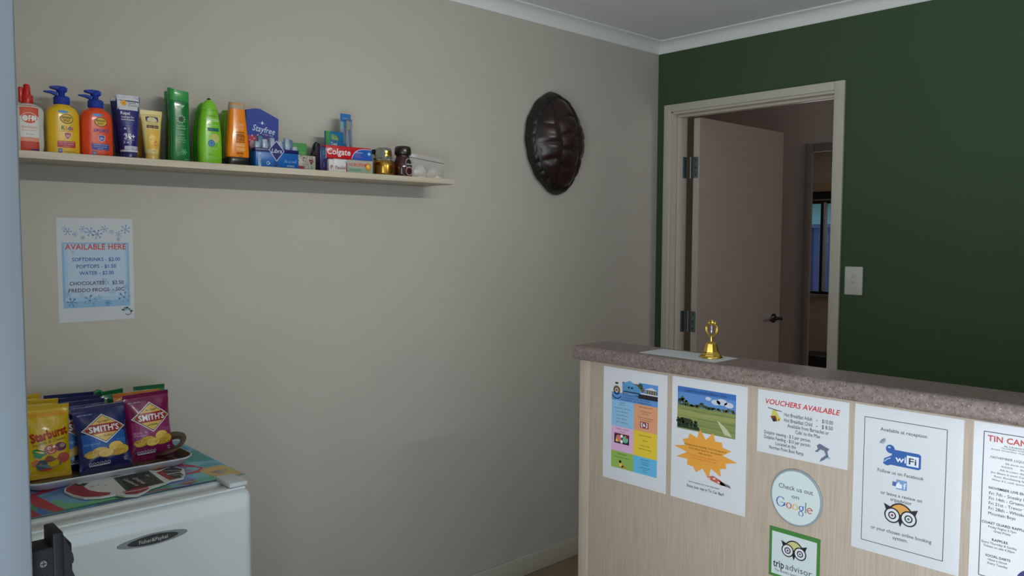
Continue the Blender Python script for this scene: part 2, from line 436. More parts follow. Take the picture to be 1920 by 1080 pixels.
o = boxes('trim_3', [((-1.98, 4.90, 1.95), (-.78, 5.0, 2.035))], mat('tan_pelmet', (176, 152, 122), .6), bev=.004)
b = MB(); b.box((-1.98, 4.955, 1.875), (-.78, 4.985, 1.948), M_BLK, .004); o = b.build('roller_blind'); tag(o, 'dark rolled-up blind above the far window', 'blind')
b = MB(); b.box((-1.62, 4.60, .02), (-1.22, 4.94, .26), mat('black_plastic', (18, 18, 20), .4), .01); b.box((-1.60, 4.62, .0), (-1.24, 4.92, .02), M_BLK)
o = b.build('storage_box'); tag(o, 'black box on the floor below the far window', 'box')
# outside the far window
b = MB(); M_FEN = mat('blue_steel_fence', (58, 76, 122), .5)
pts = []
x = -4.2
while x < 1.5:
    pts += [(x, 7.0), (x+.06, 7.0), (x+.08, 7.03), (x+.14, 7.03)]; x += .16
vs = [(p[0], p[1], z) for z in (0, 1.63) for p in pts]; n = len(pts)
b.add(vs, [(i, i+1, i+1+n, i+n) for i in range(n-1)], M_FEN)
b.box((-4.2, 6.98, 1.60), (1.5, 7.05, 1.65), M_FEN)
o = b.build('fence'); tag(o, 'blue corrugated steel fence outside the far window', 'fence')
nh = thing('neighbouring_house', 'pale house with yellow eave behind the blue fence', 'house', (-1.5, 8.6, 0))
b = MB(); b.box((-3.4, 0, 0), (3.4, .2, 2.02), mat('pale_aqua_cladding', (150, 205, 205), .6)); b.build('wall', nh)
b = MB(); b.box((-3.5, -.45, 2.02), (3.5, .3, 2.55), mat('yellow_eave', (196, 190, 130), .6), .01); b.build('eave', nh)
boxes('ground', [((-6, 5.3, -.12), (4, 9, -.02))], mat('pale_concrete', (150, 148, 140), .9))

# entry doorway frame beside the camera
en = bpy.data.objects.new('door_3', None); COL.objects.link(en); en.location = (1.38, -3.07, 0); en['kind'] = 'structure'
b = MB(); b.box((-.03, -.055, 0), (.02, .030, 2.12), M_ALU, .0025)
b.box((.02, -.052, 0), (.024, -.034, 2.12), M_ALU); b.build('door_frame', en, None)
b = MB(); M_LOCK = mat('black_lock_plastic', (15, 16, 18), .55, spec=.3)
M_SCR = mat('worn_screw_steel', (110, 110, 108), .4, .8)
# body, raised front rib, hooked catch
DYL, DZL = .008, -.012
b.box((-.030, .030, .88), (.008, .066+DYL, 1.094+DZL), M_LOCK, .0025)
b.box((-.034, .0455+DYL, .88), (.010, .0565+DYL, 1.110+DZL), M_LOCK, .0015)
b.prism([(y+DYL, z+DZL) for y, z in ((.056, .88), (.056, 1.108), (.061, 1.094), (.0665, 1.080), (.0675, 1.073), (.0665, 1.069), (.063, 1.067), (.072, 1.040), (.081, 1.0), (.088, .95), (.088, .88))], -.030, .009, M_LOCK, 'yz')
b.build('lock_body', en, None, 'black latch on the door frame')
for z, r in ((1.064, .0046), (1.046, .0042)):
    b = MB(); b.loft([[(.0075+d, .043+q*math.cos(2*PI*k/16), z+q*math.sin(2*PI*k/16)) for k in range(16)] for d, q in ((0, r), (.0012, r), (.0018, r*.8))], M_SCR)
    b.box((.0091, .043-.003, z-.0005), (.0097, .043+.003, z+.0005), M_BLK); b.box((.0091, .043-.0005, z-.003), (.0097, .043+.0005, z+.003), M_BLK)
    b.build('screw', en)

# wall batten light that gives the shelf its shadow (on the right-hand wall, out of frame)
bt = thing('wall_light', 'long white batten light high on the right-hand wall', 'light', (RX, -1.95, 2.345))
b = MB(); b.box((-.045, -.88, -.03), (0, .88, .035), mat('white_enamel', (230, 230, 226), .4), .004); b.build('housing', bt)

# ------------------------------------------------------------------ wall fixtures
sw = thing('light_switch', 'white three-gang light switch plate on the green wall beside the doorway', 'switch', (.997, 0, 1.281))
M_SW = mat('white_switch_plastic', (214, 212, 204), .35)
b = MB(); b.box((-.037, -.009, -.058), (.037, 0, .058), M_SW, .004); b.build('plate', sw)
for z in (.022, -.002, -.026):
    b = MB(); b.box((-.009, -.0125, z-.007), (.009, -.008, z+.007), M_SW, .002, (Vector((1, 0, 0)), .14), (0, -.009, z)); b.build('rocker', sw)

# turtle shell -------------------------------------------------------------------
ts = thing('turtle_shell', 'large dark glossy turtle shell hung on the beige wall', 'shell', (0, -.750, 1.855))
M_SH = mat('dark_maroon_shell', (44, 24, 22), .34, coat=.12, noise=(16, .35), bump=(60, .4))
M_SH2 = mat('shell_edge', (30, 24, 20), .38, noise=(22, .3), bump=(60, .4))
def shR(t):     # outline radius at angle t (0 = +Y side, pi/2 = up)
    hw = .170
    up = .215; dn = .225
    c, q = math.cos(t), math.sin(t); v = up if q > 0 else dn
    p = 1.9 if q > 0 else 1.62
    r = 1/((abs(c)/hw)**p+(abs(q)/v)**p)**(1/p)
    return r*(1+.012*math.sin(13*t)+.012*math.sin(5*t+1))
def shp(a, bb, off=0):
    r = min(1, math.hypot(a, bb)); t = math.atan2(bb, a); R = shR(t)*r
    h = .105*(max(0, 1-r**2.3))**.75+.006
    h += .006*math.exp(-(a/.09)**2)*max(0, 1-r)
    rot = .10; y, z = R*math.cos(t), R*math.sin(t)
    return (h+off+.010, y*math.cos(rot)-z*math.sin(rot), y*math.sin(rot)+z*math.cos(rot))
b = MB(); N = 48; rg = [[shp(r*math.cos(2*PI*k/N), r*math.sin(2*PI*k/N), -.003) for k in range(N)] for r in (1, .97, .9, .8, .7, .6, .5, .4, .3, .2, .1, .02)]
b.loft([[(0.004, p[1]*.93, p[2]*.93) for p in rg[0]]]+rg, M_SH2); b.build('shell_base', ts)
def scute(c4, m, n=7):
    vs = []
    for j in range(n+1):
        for i in range(n+1):
            u, v = i/n, j/n
            uu = .03+u*.94; vv = .03+v*.94
            a = [(c4[0][k]*(1-uu)+c4[1][k]*uu)*(1-vv)+(c4[3][k]*(1-uu)+c4[2][k]*uu)*vv for k in (0, 1)]
            e = min(u, 1-u, v, 1-v)
            vs.append(shp(a[0], a[1], -.0025+.0055*min(1, e*5)**.6+.0008*math.sin(e*26)))
    b = MB(); b.add(vs, [(j*(n+1)+i, j*(n+1)+i+1, (j+1)*(n+1)+i+1, (j+1)*(n+1)+i) for j in range(n) for i in range(n)], m, True)
    return b.build('scute', ts)
vb = [-.84, -.50, -.17, .17, .50, .84]
for k in range(5):
    w0 = .30 if 0 < k else .2; w1 = .30 if k < 4 else .22
    scute([(-w0, vb[k]), (w0, vb[k]), (w1, vb[k+1]), (-w1, vb[k+1])], M_SH)
cb = [-.80, -.36, .0, .38, .80]; oa = [-1.28, -.52, 0.02, .56, 1.28]
for s in (-1, 1):
    for k in range(4):
        q = [(s*.31, cb[k]), (s*.86*math.cos(oa[k]), .86*math.sin(oa[k])), (s*.86*math.cos(oa[k+1]), .86*math.sin(oa[k+1])), (s*.31, cb[k+1])]
        scute(q, M_SH)
for k in range(24):
    a0, a1 = 2*PI*k/24, 2*PI*(k+1)/24
    scute([(.87*math.cos(a0), .87*math.sin(a0)), (.995*math.cos(a0), .995*math.sin(a0)), (.995*math.cos(a1), .995*math.sin(a1)), (.87*math.cos(a1), .87*math.sin(a1))], M_SH2, 4)

# ------------------------------------------------------------------ the shelf
M_SHELF = wood_mat('pale_shelf_laminate', (172, 160, 138), (196, 184, 164), 1, .45, .5)
sh = thing('wall_shelf', 'long pale wood-grain shelf on the beige wall, full of toiletries', 'shelf', (0, -2.23, 1.640))
b = MB(); b.box((.0, -.81, 0), (.181, .798, .019), M_SHELF, .0008); b.build('board', sh)
b = MB(); b.box((.1812, -.81, .0008), (.1820, .798, .0182), wood_mat('edge_band', (190, 178, 156), (212, 200, 180), 1, .4, .6)); b.build('edge_band', sh)

# ------------------------------------------------------------------ counter
M_LAM = wood_mat('pale_limed_laminate', (184, 166, 148), (202, 185, 167), 2, .5, 1.7)
M_STONE = stone_mat()
ct = thing('reception_counter', 'pale wood-grain reception counter with speckled stone-look top', 'counter', (1.75, -1.45, 0))
def cpart(name, lo, hi, m, bev=0, seg=2):
    b = MB(); b.box((lo[0]-1.75, lo[1]+1.45, lo[2]), (hi[0]-1.75, hi[1]+1.45, hi[2]), m, bev, seg=seg); return b.build(name, ct)
cpart('front_panel', (.9195, -1.529, .08), (RX, -1.507, 1.100), M_LAM, .0006)
cpart('end_panel', (.880, -1.529, .0), (.9187, -1.390, 1.100), M_LAM, .0012)
cpart('back_panel', (.9195, -1.412, .0), (RX, -1.392, 1.100), M_LAM)
cpart('kickboard', (.9195, -1.515, .0), (RX, -1.50, .08), M_BLK)
# stone-look top with rounded nose and corners
def rrect(x0, y0, x1, y1, rs, n=6):
    out = []
    for (cx, cy, r, a) in ((x1-rs[0], y1-rs[0], rs[0], 0), (x0+rs[1], y1-rs[1], rs[1], 1), (x0+rs[2], y0+rs[2], rs[2], 2), (x1-rs[3], y0+rs[3], rs[3], 3)):
        for k in range(n+1):
            t = (a+k/n)*PI/2; out.append((cx+r*math.cos(t), cy+r*math.sin(t)))
    return out
b = MB(); rings = []
for z, i in ((1.1003, .008), (1.1015, .004), (1.106, .0008), (1.112, 0), (1.126, 0), (1.132, .001), (1.137, .0035), (1.1395, .0075), (1.1405, .012)):
    rings.append([(x-1.75, y+1.45, z) for x, y in rrect(.858+i, -1.549+i, RX, -1.385-i, (.001, .03, .018, .001))])
b.loft(rings, M_STONE); b.build('countertop', ct)
CT = 1.1405
# ------------------------------------------------------------------ paper notices
M_PAPER = mat('laminated_paper', (222, 223, 226), .22, coat=.5)
M_PLAIN = mat('plain_paper', (205, 210, 214), .5)
BK = (28, 28, 32)
def notice(name, label, x0, x1, z0, z1, m=M_PAPER, wall='counter', tilt=0):
    W_, H_ = x1-x0, z1-z0
    if wall == 'counter': t = thing(name, label, 'notice', ((x0+x1)/2, -1.5291, z0), 0)
    else: t = thing(name, label, 'notice', (.0001, (x0+x1)/2, z0), PI/2)
    b = MB(); b.box((-W_/2, -.0007, 0), (W_/2, 0, H_), m); b.build('paper', t)
    return t, Print(W_, H_, flatmap(-.0008))

# club notice with coloured panels
t, p = notice('notice', 'laminated club notice with blue, orange, pink, yellow and green panels, leftmost on the counter', .972, 1.190, .774, 1.091)
p.disk(.22, .195, .058, c=(60, 52, 44)); p.ring(.22, .195, .058, .25, (150, 120, 60), 2); p.disk(.22, .195, .03, c=(205, 195, 180), L=2); p.disk(.22, .195, .014, c=(60, 50, 44), L=3)
p.rect(.195, .125, .245, .142, (70, 60, 50), 2); p.ring(.22, .215, .085, .12, (190, 60, 60), 2, a0=.5, a1=PI-.5)
p.rect(.31, .115, .60, .235, (120, 90, 84)); p.poly([(.31, .13), (.43, .095), (.60, .15), (.61, .225), (.31, .205)], (98, 158, 205), 2)
for k in range(4): p.line([(.33, .14+k*.018), (.59, .155+k*.018)], .006, (70, 120, 165), 3)
p.rect(.40, .15, .43, .165, (30, 40, 60), 4); p.rect(.45, .15, .48, .165, (30, 40, 60), 4); p.rect(.33, .19, .58, .2, (40, 60, 90), 3)
p.rect(.57, .10, .865, .235, (92, 148, 214), 1); p.disk(.60, .13, .035, c=(60, 84, 50), L=3); p.disk(.63, .16, .028, c=(110, 96, 60), L=3)
p.poly([(.66, .15), (.77, .125), (.86, .15)], (214, 214, 220), 3); p.rect(.68, .15, .85, .185, (90, 84, 74), 3); p.rect(.60, .185, .865, .195, (220, 220, 224), 3); p.rect(.57, .195, .865, .235, (38, 40, 46), 3)
for k in range(5): p.line([(.69+k*.035, .152), (.69+k*.035, .183)], .006, (210, 205, 195), 4)
p.rect(.14, .215, .865, .285, (96, 146, 205), 2)
for i, s in enumerate(('TIN CAN BAY R.S.L. SUB BRANCH INC', '43 TIN CAN BAY ROAD, TIN CAN BAY', 'Phone 54864170   email  tcbay@bigpond.com')):
    p.text(s, .53, .229+i*.02, .0125, BK, wmax=.66 if i == 2 else .50, L=4)
p.rect(.14, .285, .50, .515, (146, 192, 226), 1); p.rect(.50, .285, .865, .515, (226, 160, 118), 1)
p.rect(.14, .515, .50, .735, (226, 180, 214), 1); p.rect(.50, .515, .865, .735, (232, 200, 60), 1)
p.rect(.14, .735, .50, .885, (150, 184, 88), 1); p.rect(.50, .735, .865, .885, (104, 186, 226), 1)
L_ = [('Trading Hours', .31, .300), ('Bistro & Bar', .31, .318), ('Monday Wednesday - 3.00 until close', .315, .350), ('Thursday - 2.00 until close', .31, .380), ('Friday - 12.00 until close', .31, .412), ('Saturday - 12.00 till late', .31, .442), ('Sunday - 11.00am till close', .31, .474),
      ('THE LAZY MARLIN BISTRO', .68, .305), ('Thur, Friday & Saturday', .68, .340), ('5.30 - 7.30pm', .68, .360), ('Enjoy home cooked meals Thurs', .685, .395), ('at very reasonable rates', .685, .414),
      ('THURSDAY - QUIZ NIGHT', .32, .535), ('6.30pm start', .32, .555), ('FRIDAY NIGHT RAFFLES', .68, .550), ('Meat Tray', .68, .590), ('Tickets on sale 5pm', .68, .635), ('Raffle will be drawn at 7pm', .68, .665),
      ('MARKET SUNDAYS', .32, .757), ('Every 3rd Sunday of the Month', .32, .785), ('SUNDAY RAFFLES', .68, .757), ('From 4pm Sunday', .68, .780), ('Free Sausage Sizzle', .68, .797), ('Chicken & Vege Raffles', .68, .826), ('from 5pm', .68, .843), ('Live Music', .68, .860)]
for s, u, v in L_: p.text(s, u, v, .0088, BK, wmax=.34, L=3)
p.rect(.60, .43, .73, .485, (150, 50, 60), 3); p.rect(.615, .437, .715, .478, (232, 226, 226), 4); p.ring(.665, .457, .035, .4, (120, 50, 60), 5); p.disk(.68, .45, .01, c=(120, 50, 60), L=5)
p.rect(.19, .575, .43, .665, (40, 34, 60), 3); p.disk(.26, .62, .045, c=(214, 120, 110), L=4); p.disk(.37, .62, .045, c=(110, 190, 150), L=4); p.disk(.31, .595, .022, c=(240, 240, 240), L=5); p.disk(.31, .645, .022, c=(240, 240, 240), L=5); p.disk(.39, .60, .016, c=(200, 60, 70), L=5); p.disk(.23, .64, .02, c=(232, 200, 60), L=5)
for k in range(7): p.rect(.20+k*.033, .577, .215+k*.033, .584, (220, 90, 60), 5)
p.disk(.29, .825, .02, c=(36, 30, 26), L=4); p.poly([(.27, .835), (.31, .83), (.34, .86), (.33, .872), (.28, .868)], (236, 196, 96), 4); p.poly([(.33, .85), (.40, .868), (.30, .874)], (214, 120, 60), 4)
p.build(t)

# golf course notice with orange starburst
t, p = notice('notice', 'laminated notice with a green golf course photograph and an orange starburst', 1.206, 1.425, .774, 1.093)
p.rect(.08, .075, .86, .42, (92, 140, 200), 1); p.rect(.08, .075, .86, .12, (62, 112, 184), 2)
for u, v, r in ((.60, .16, .06), (.68, .15, .07), (.77, .165, .06), (.5, .14, .04)): p.disk(u, v, r, r*.35, (196, 206, 220), 2)
p.rect(.08, .225, .86, .42, (128, 140, 80), 2); p.poly([(.08, .25), (.4, .27), (.86, .26), (.86, .30), (.5, .31), (.08, .33)], (156, 158, 96), 3)
for k in range(120):
    u = .09+.76*random.random(); big = max(0, 1-abs(u-.15)/.09)+.5*max(0, 1-abs(u-.42)/.06)+.4*max(0, 1-abs(u-.80)/.06)
    v = .222-random.random()*(.012+.055*big); p.disk(u, v, .010+.014*random.random(), .006+.006*random.random(), ((58, 74, 48), (82, 96, 60), (46, 60, 42), (100, 108, 70))[k % 4], 3+(k % 3)*.3, 7)
for k in range(7): p.line([(.12+k*.105, .225), (.125+k*.105, .20)], .006, (90, 76, 58), 4)
for k in range(10): p.poly([(.08, .24+.017*k), (.86, .235+.019*k), (.86, .243+.019*k), (.08, .246+.017*k)], ((140, 150, 86), (118, 134, 72), (150, 152, 96))[k % 3], 3.2)
p.poly([(.08, .36), (.14, .325), (.26, .33), (.30, .36), (.38, .385), (.40, .41), (.08, .41)], (40, 54, 38), 4)
for k in range(60): p.disk(.085+.27*random.random(), .335+.06*random.random(), .008+.012*random.random(), c=((48, 62, 42), (34, 46, 34), (62, 78, 48))[k % 3], L=5+k % 2, n=7)
p.poly([(.62, .30), (.66, .31), (.76, .36), (.82, .41), (.72, .40)], (190, 196, 160), 4)
p.text('Luxury Accommodation Units', .46, .098, .026, (34, 44, 70), w=.56, sh=.15, L=4)
pts = []; cu, cv = .46, .585
for k in range(28):
    a = 2*PI*k/28+.07; r = (.385 if k % 2 == 0 else .27)*(1+.12*math.sin(k*2.3)+(.12 if k in (0,) else 0)); pts.append((cu+r*math.cos(a), cv+r*math.sin(a)*.47))
p.poly(pts, (236, 164, 66), 4)
for i, s in enumerate(('Available season booking: 2 hire only special of', '% 0.5 off per hour for two players', 'with cart hire')): p.text(s, .47, .535+i*.026, .016, (70, 44, 24), wmax=.56, L=6)
for i, s in enumerate(('Tickets for reception, must present at', 'time of booking for this month')): p.text(s, .46, .615+i*.022, .013, (214, 110, 50), wmax=.52, L=6)
p.poly([(.50, .765), (.58, .745), (.68, .765), (.76, .80), (.70, .805), (.56, .785)], (196, 96, 84), 5); p.poly([(.66, .77), (.80, .79), (.82, .81), (.68, .80)], (120, 112, 110), 5)
for u, v in ((.53, .772), (.60, .765), (.66, .785)): p.disk(u, v, .02, .008, (232, 196, 180), 6, 8)
p.text('See at reception for more information', .46, .835, .015, BK, wmax=.42); p.text('Enjoy your stay in Tin Can Bay!!', .48, .872, .023, BK, w=.50, bold=.02)
p.build(t)

# vouchers notice
t, p = notice('notice', 'small landscape notice headed vouchers available in red letters', 1.453, 1.673, .943, 1.093)
RED = (206, 44, 40)
p.text('VOUCHERS AVAILABLE', .49, .17, .082, RED, w=.82, sh=.22, bold=.035, L=3)
vs_, _ = glyphs('VOUCHERS AVAILABLE', .035)
for i, (a, c) in enumerate((('Hot Breakfast Adult', '$10.00'), ('Hot Breakfast Child', '$ 8.50'))):
    p.text(a, .31, .335+i*.085, .060, BK, w=.31, al='l'); p.text('-', .67, .335+i*.085, .06, BK); p.text(c, .84, .338+i*.085, .060, BK, al='r', w=.115)
p.text('Available from Barnacles or', .35, .50, .058, BK, w=.45, al='l'); p.text("Cafe' to the Max", .44, .578, .058, BK, w=.27, al='l')
for i, (s, u, w) in enumerate((('Dolphin viewing - $ 5 per person', .085, .52), ('Dolphin Feeding - $10 per person', .085, .52), ('Located at the', .22, .23), ('Norman Point Boat Ramp', .145, .39))):
    p.text(s, u, .665+i*.075, .056, BK, w=w, al='l')
p.line([(.12, .27), (.20, .29), (.28, .30)], .008, (60, 66, 80), 3); p.poly([(.17, .31), (.21, .28), (.24, .36), (.27, .42), (.22, .46), (.16, .44)], (206, 196, 96), 3); p.poly([(.15, .40), (.21, .38), (.24, .46), (.19, .48)], (120, 60, 44), 4); p.disk(.195, .45, .02, c=(40, 34, 32), L=5, n=10); p.disk(.245, .43, .022, c=(226, 190, 60), L=5, n=10); p.disk(.25, .435, .008, c=(40, 30, 30), L=6, n=8)
DX = -.045
p.poly([(q[0]+DX, q[1]+.02) for q in [(.72, .70), (.755, .665), (.81, .70), (.855, .72), (.835, .76), (.845, .84), (.80, .90), (.755, .94), (.77, .885), (.82, .82), (.80, .76), (.76, .75), (.73, .80), (.70, .80), (.735, .75)]], (104, 112, 136), 3)
p.poly([(.72, .78), (.755, .80), (.76, .86), (.73, .90), (.72, .85)], (206, 216, 226), 4); p.poly([(.795, .84), (.83, .88), (.785, .90)], (150, 190, 206), 3)
p.build(t)

# round sticker
def gglyphs(p, u, v, s, L=4):
    """the coloured search-engine word, drawn as modulated strokes; s = x-height in W units"""
    k = p.W/p.H; B, R, Y, G = (50, 90, 190), (206, 60, 50), (226, 186, 60), (60, 150, 80)
    def o(cx, c, r=.5, cy=0, w=.16):
        pts = []; n = 26
        for i in range(n+1):
            a = 2*PI*i/n; t = w*(.45+.75*abs(math.cos(a)))
            for q in (r, r-t*.9): pts.append((u+(cx+q*math.cos(a))*s, v+(cy+q*math.sin(a))*s*k))
        p.put(pts, [(2*i, 2*i+2, 2*i+3, 2*i+1) for i in range(n)], c, L)
    # G
    pts = []; n = 26
    for i in range(n+1):
        a = -.65-(2*PI-1.05)*i/n; t = .15*(.45+.9*abs(math.cos(a)))
        for q in (.86, .86-t): pts.append((u+(-2.35+q*.95*math.cos(a))*s, v+(-.36+q*math.sin(a))*s*k))
    p.put(pts, [(2*i, 2*i+2, 2*i+3, 2*i+1) for i in range(n)], B, L)
    p.line([(u-2.35*s, v-.28*s*k), (u-1.45*s, v-.28*s*k)], .07*s, B, L); p.line([(u-1.62*s, v-.28*s*k), (u-1.62*s, v+.22*s*k)], .15*s, B, L)
    o(-.85, R); o(.28, Y); o(1.36, B, .42, -.06); o(1.34, B, .44, .86, .12)
    p.line([(u+1.62*s, v-.38*s*k), (u+1.90*s, v-.46*s*k)], .09*s, B, L); p.line([(u+1.2*s, v+.34*s*k), (u+1.5*s, v+.46*s*k)], .1*s, B, L)
    p.line([(u+2.14*s, v-1.2*s*k), (u+2.14*s, v+.48*s*k)], .16*s, G, L); p.line([(u+1.98*s, v+.46*s*k), (u+2.32*s, v+.46*s*k)], .07*s, G, L)
    p.ring(u+2.86*s, v, .5*s, .26, R, L, a0=-.15-2*PI+.9, a1=-.05); p.line([(u+2.42*s, v+.1*s*k), (u+3.32*s, v-.18*s*k)], .09*s, R, L)
gs = thing('sticker', 'round white sticker with coloured search-engine lettering and grey rim on the counter front', 'sticker', (1.5562, -1.5291, .787))
b = MB(); b.loft([[(.0635*math.cos(2*PI*k/48)*q, -d, .0665+.0665*math.sin(2*PI*k/48)*q) for k in range(48)] for d, q in ((0, 1), (.0035, 1), (.0045, .975))], mat('sticker_rim', (150, 160, 166), .3), smooth=False); b.build('rim', gs)
b = MB(); b.loft([[(.0635*math.cos(2*PI*k/48)*.93, -d, .0665+.0665*math.sin(2*PI*k/48)*.93) for k in range(48)] for d in (.0044, .005)], mat('sticker_face', (216, 226, 224), .35)); b.build('face', gs)
p = Print(.127, .133, flatmap(-.0052)); GR = (88, 92, 98)
p.text('Check us out', .5, .335, .085, GR, w=.66); p.text('on', .5, .475, .075, GR, w=.14, L=3)
gglyphs(p, .47, .66, .108); p.build(gs)

# owl face used on two notices
def owl(p, u, v, s, fill, pup):
    k = p.W/p.H
    def q(x, y): return (u+x*s, v+y*s*k)
    arc = [q(1.0*math.cos(a)*1.02, -.62-.52*math.sin(a)+.35*abs(math.cos(a))**2) for a in [PI*i/16 for i in range(17)]]
    p.poly(arc+[q(-.45, -.2), q(0, .5), q(.45, -.2)], fill, 3)
    p.line(arc, .13*s, (24, 24, 28), 4)
    p.poly([q(-1.42, -.92), q(-.85, -.72), q(-1.22, -.36)], (24, 24, 28), 5); p.poly([q(1.42, -.92), q(.85, -.72), q(1.22, -.36)], (24, 24, 28), 5)
    p.poly([q(-.24, .22), q(.24, .22), q(.0, .86)], (24, 24, 28), 5); p.poly([q(-.1, -.2), q(.1, -.2), q(.16, .3), q(-.16, .3)], (24, 24, 28), 5)
    for sx, c in ((-1, pup[0]), (1, pup[1])):
        x, y = q(sx*.68, 0)
        p.disk(x, y, .68*s, c=(24, 24, 28), L=6, n=36); p.disk(x, y, .56*s, c=(222, 224, 230), L=7, n=36)
        p.disk(x, y, .34*s, c=(24, 24, 28), L=8, n=30); p.disk(x, y, .23*s, c=(222, 224, 230), L=9, n=24); p.disk(x, y, .11*s, c=c, L=10, n=14)
tr = thing('sticker', 'square green-edged sticker with an owl face on the counter front', 'sticker', (1.554, -1.5291, .653))
b = MB(); b.box((-.0625, -.0012, 0), (.0625, 0, .1185), mat('green_sticker', (70, 132, 62), .35)); b.build('backing', tr)
p = Print(.125, .1185, flatmap(-.0014))
p.rect(.055, .085, .94, .945, (212, 222, 220), 1)
owl(p, .50, .40, .18, (206, 200, 130), ((70, 60, 66), (70, 90, 70)))
p.text('trip', .20, .72, .15, (30, 32, 36), w=.22, bold=.03, L=4); p.text('advisor', .60, .72, .13, (92, 98, 104), w=.52, L=4)
p.text("The world's largest travel site", .49, .855, .05, (60, 64, 70), w=.74, L=4); p.build(tr)

# wifi notice
t, p = notice('notice', 'laminated black-bordered notice about wifi at reception with an owl face', 1.686, 1.903, .777, 1.094)
p.frame(.10, .08, .86, .93, .006, (60, 64, 76), 2)
p.text('Available at reception', .47, .145, .024, BK, w=.43)
BL = (40, 92, 164)
for k in range(3): p.ring(.31, .245, .03+k*.014, .2, (120, 134, 150), 3, a0=PI+.1, a1=PI*1.5-.1)
p.poly([(.29, .375), (.30, .34), (.37, .31), (.37, .27), (.62, .27), (.64, .28), (.64, .365), (.62, .375), (.36, .375), (.33, .385)], BL, 3); p.disk(.355, .27, .042, c=BL, L=4); p.disk(.345, .26, .014, .006, (170, 200, 226), 5)
p.rect(.51, .292, .62, .360, (226, 232, 240), 4); p.text('wi', .455, .325, .042, (226, 232, 240), w=.10, bold=.04, L=5); p.text('Fi', .565, .326, .042, (40, 48, 70), w=.07, bold=.04, L=6)
p.line([(.30, .36), (.33, .34), (.36, .33)], .01, (170, 200, 226), 5)
p.text('Follow us on Facebook', .455, .425, .024, BK, w=.43)
p.rect(.42, .465, .52, .53, (120, 156, 200), 3); p.rect(.385, .483, .42, .513, (70, 104, 164), 3); p.poly([(.42, .50), (.445, .478), (.455, .49), (.475, .495), (.475, .52), (.42, .522)], (230, 236, 244), 4); p.text('f', .50, .50, .04, (235, 240, 248), bold=.03, L=5)
p.text('or leave a review on', .47, .572, .024, BK, w=.385); p.text('tripadvisor', .47, .605, .024, BK, w=.20)
owl(p, .47, .712, .112, (226, 160, 80), ((150, 44, 60), (40, 130, 100)))
p.text('or your chosen online booking', .475, .825, .024, BK, w=.565); p.text('system.', .475, .86, .024, BK, w=.14)
p.build(t)

# club programme at the right edge
t, p = notice('notice', 'laminated club programme with red heading, rightmost on the counter', 1.9205, 2.136, .777, 1.096)
p.frame(.085, .055, .94, .95, .007, (60, 66, 92), 2)
p.text('TIN CAN BAY', .115, .092, .036, (200, 74, 70), al='l', w=.48, bold=.05)
p.text('RSL SUB BRANCH', .33, .128, .010, GR, w=.16); p.text('TIN CAN BAY ROAD', .32, .142, .009, GR, w=.19); p.text('Email tincanbay club office', .32, .156, .009, GR, w=.34)
p.text('NOVEMBER LIQUOR SPECIALS', .145, .205, .014, (70, 72, 84), al='l', w=.46)
for i, (s, w) in enumerate((('All stock on sale', .20), ('XXXX      Stubbies', .26), ('All frozen daiquiris', .28), ('Jim Beam 6 pack Cans on special', .42), ('Rum, Bundaberg Special cans', .36), ('Wine 4 L cask special this week', .40))): p.text(s, .36, .232+i*.022, .011, (60, 62, 70), w=w)
p.text('NOVEMBER LIVE ENTERTAINMENT', .14, .395, .015, BK, al='l', w=.50, bold=.04)
for i, (s, w) in enumerate((('Fri 7th - Sneaky Pete', .34), ('Fri 14th - Graeme Lee', .36), ('Fri 21st - Trevor Wild', .35), ('Fri 28th - Whiskey', .31), ('Mountain Boys', .215))): p.text(s, .145, .428+i*.031, .020, BK, al='l', w=w)
for s, u, v, h, w in (('COAST GUARD RAFFLES', .275, .612, .015, .36), ('Friday Nights 5.7pm', .26, .635, .014, .22), ('Great Prizes', .26, .657, .014, .13), ('RAFFLES', .245, .712, .015, .125), ('Every Thursday & Sunday', .24, .735, .014, .28), ('Tickets on sale 4.30pm', .24, .757, .014, .25), ('SOCIAL DARTS', .235, .815, .015, .20), ('Have a throw', .235, .838, .014, .15), ('Every Tuesday', .235, .861, .014, .16)):
    p.text(s, u, v, h, BK, w=w, bold=.04 if s.isupper() else 0)
p.disk(.52, .93, .14, c=(44, 46, 110), L=2)
p.build(t)

# drinks notice on the beige wall
t, p = notice('notice', 'blue snowflake notice of drink and chocolate prices on the beige wall', -2.669, -2.472, 1.213, 1.500, M_PLAIN, 'left')
W1, W2 = (170, 200, 226), (186, 206, 226)
p.rect(.06, .235, .94, .865, (140, 182, 218), 1); p.rect(.09, .25, .91, .80, (168, 200, 226), 2); p.rect(.13, .27, .88, .76, W2, 3)
for k in range(9): p.star(.14+k*.095, .13+.03*math.sin(k*2.1), .055+.018*math.sin(k*5), (140, 176, 214), 4, .16, rot=k)
for u, v, r, c in ((.33, .19, .03, (100, 160, 206)), (.80, .205, .03, (100, 160, 206)), (.17, .81, .07, (110, 160, 206)), (.40, .80, .09, (140, 184, 218)), (.64, .83, .04, (80, 150, 206)), (.86, .78, .09, (140, 184, 218)), (.12, .73, .05, (140, 182, 216)), (.60, .62, .05, (140, 186, 216)), (.70, .72, .05, (150, 188, 218)), (.88, .68, .05, (140, 184, 218)), (.10, .06+.04, .04, W1), (.52, .78, .05, (150, 190, 220)), (.30, .74, .035, (150, 188, 218)), (.2, .33, .025, (140, 176, 206))):
    p.star(u, v, r, c, 4, .2, rot=u*7)
p.text('AVAILABLE HERE', .50, .275, .055, (206, 70, 50), w=.80, bold=.04, L=6)
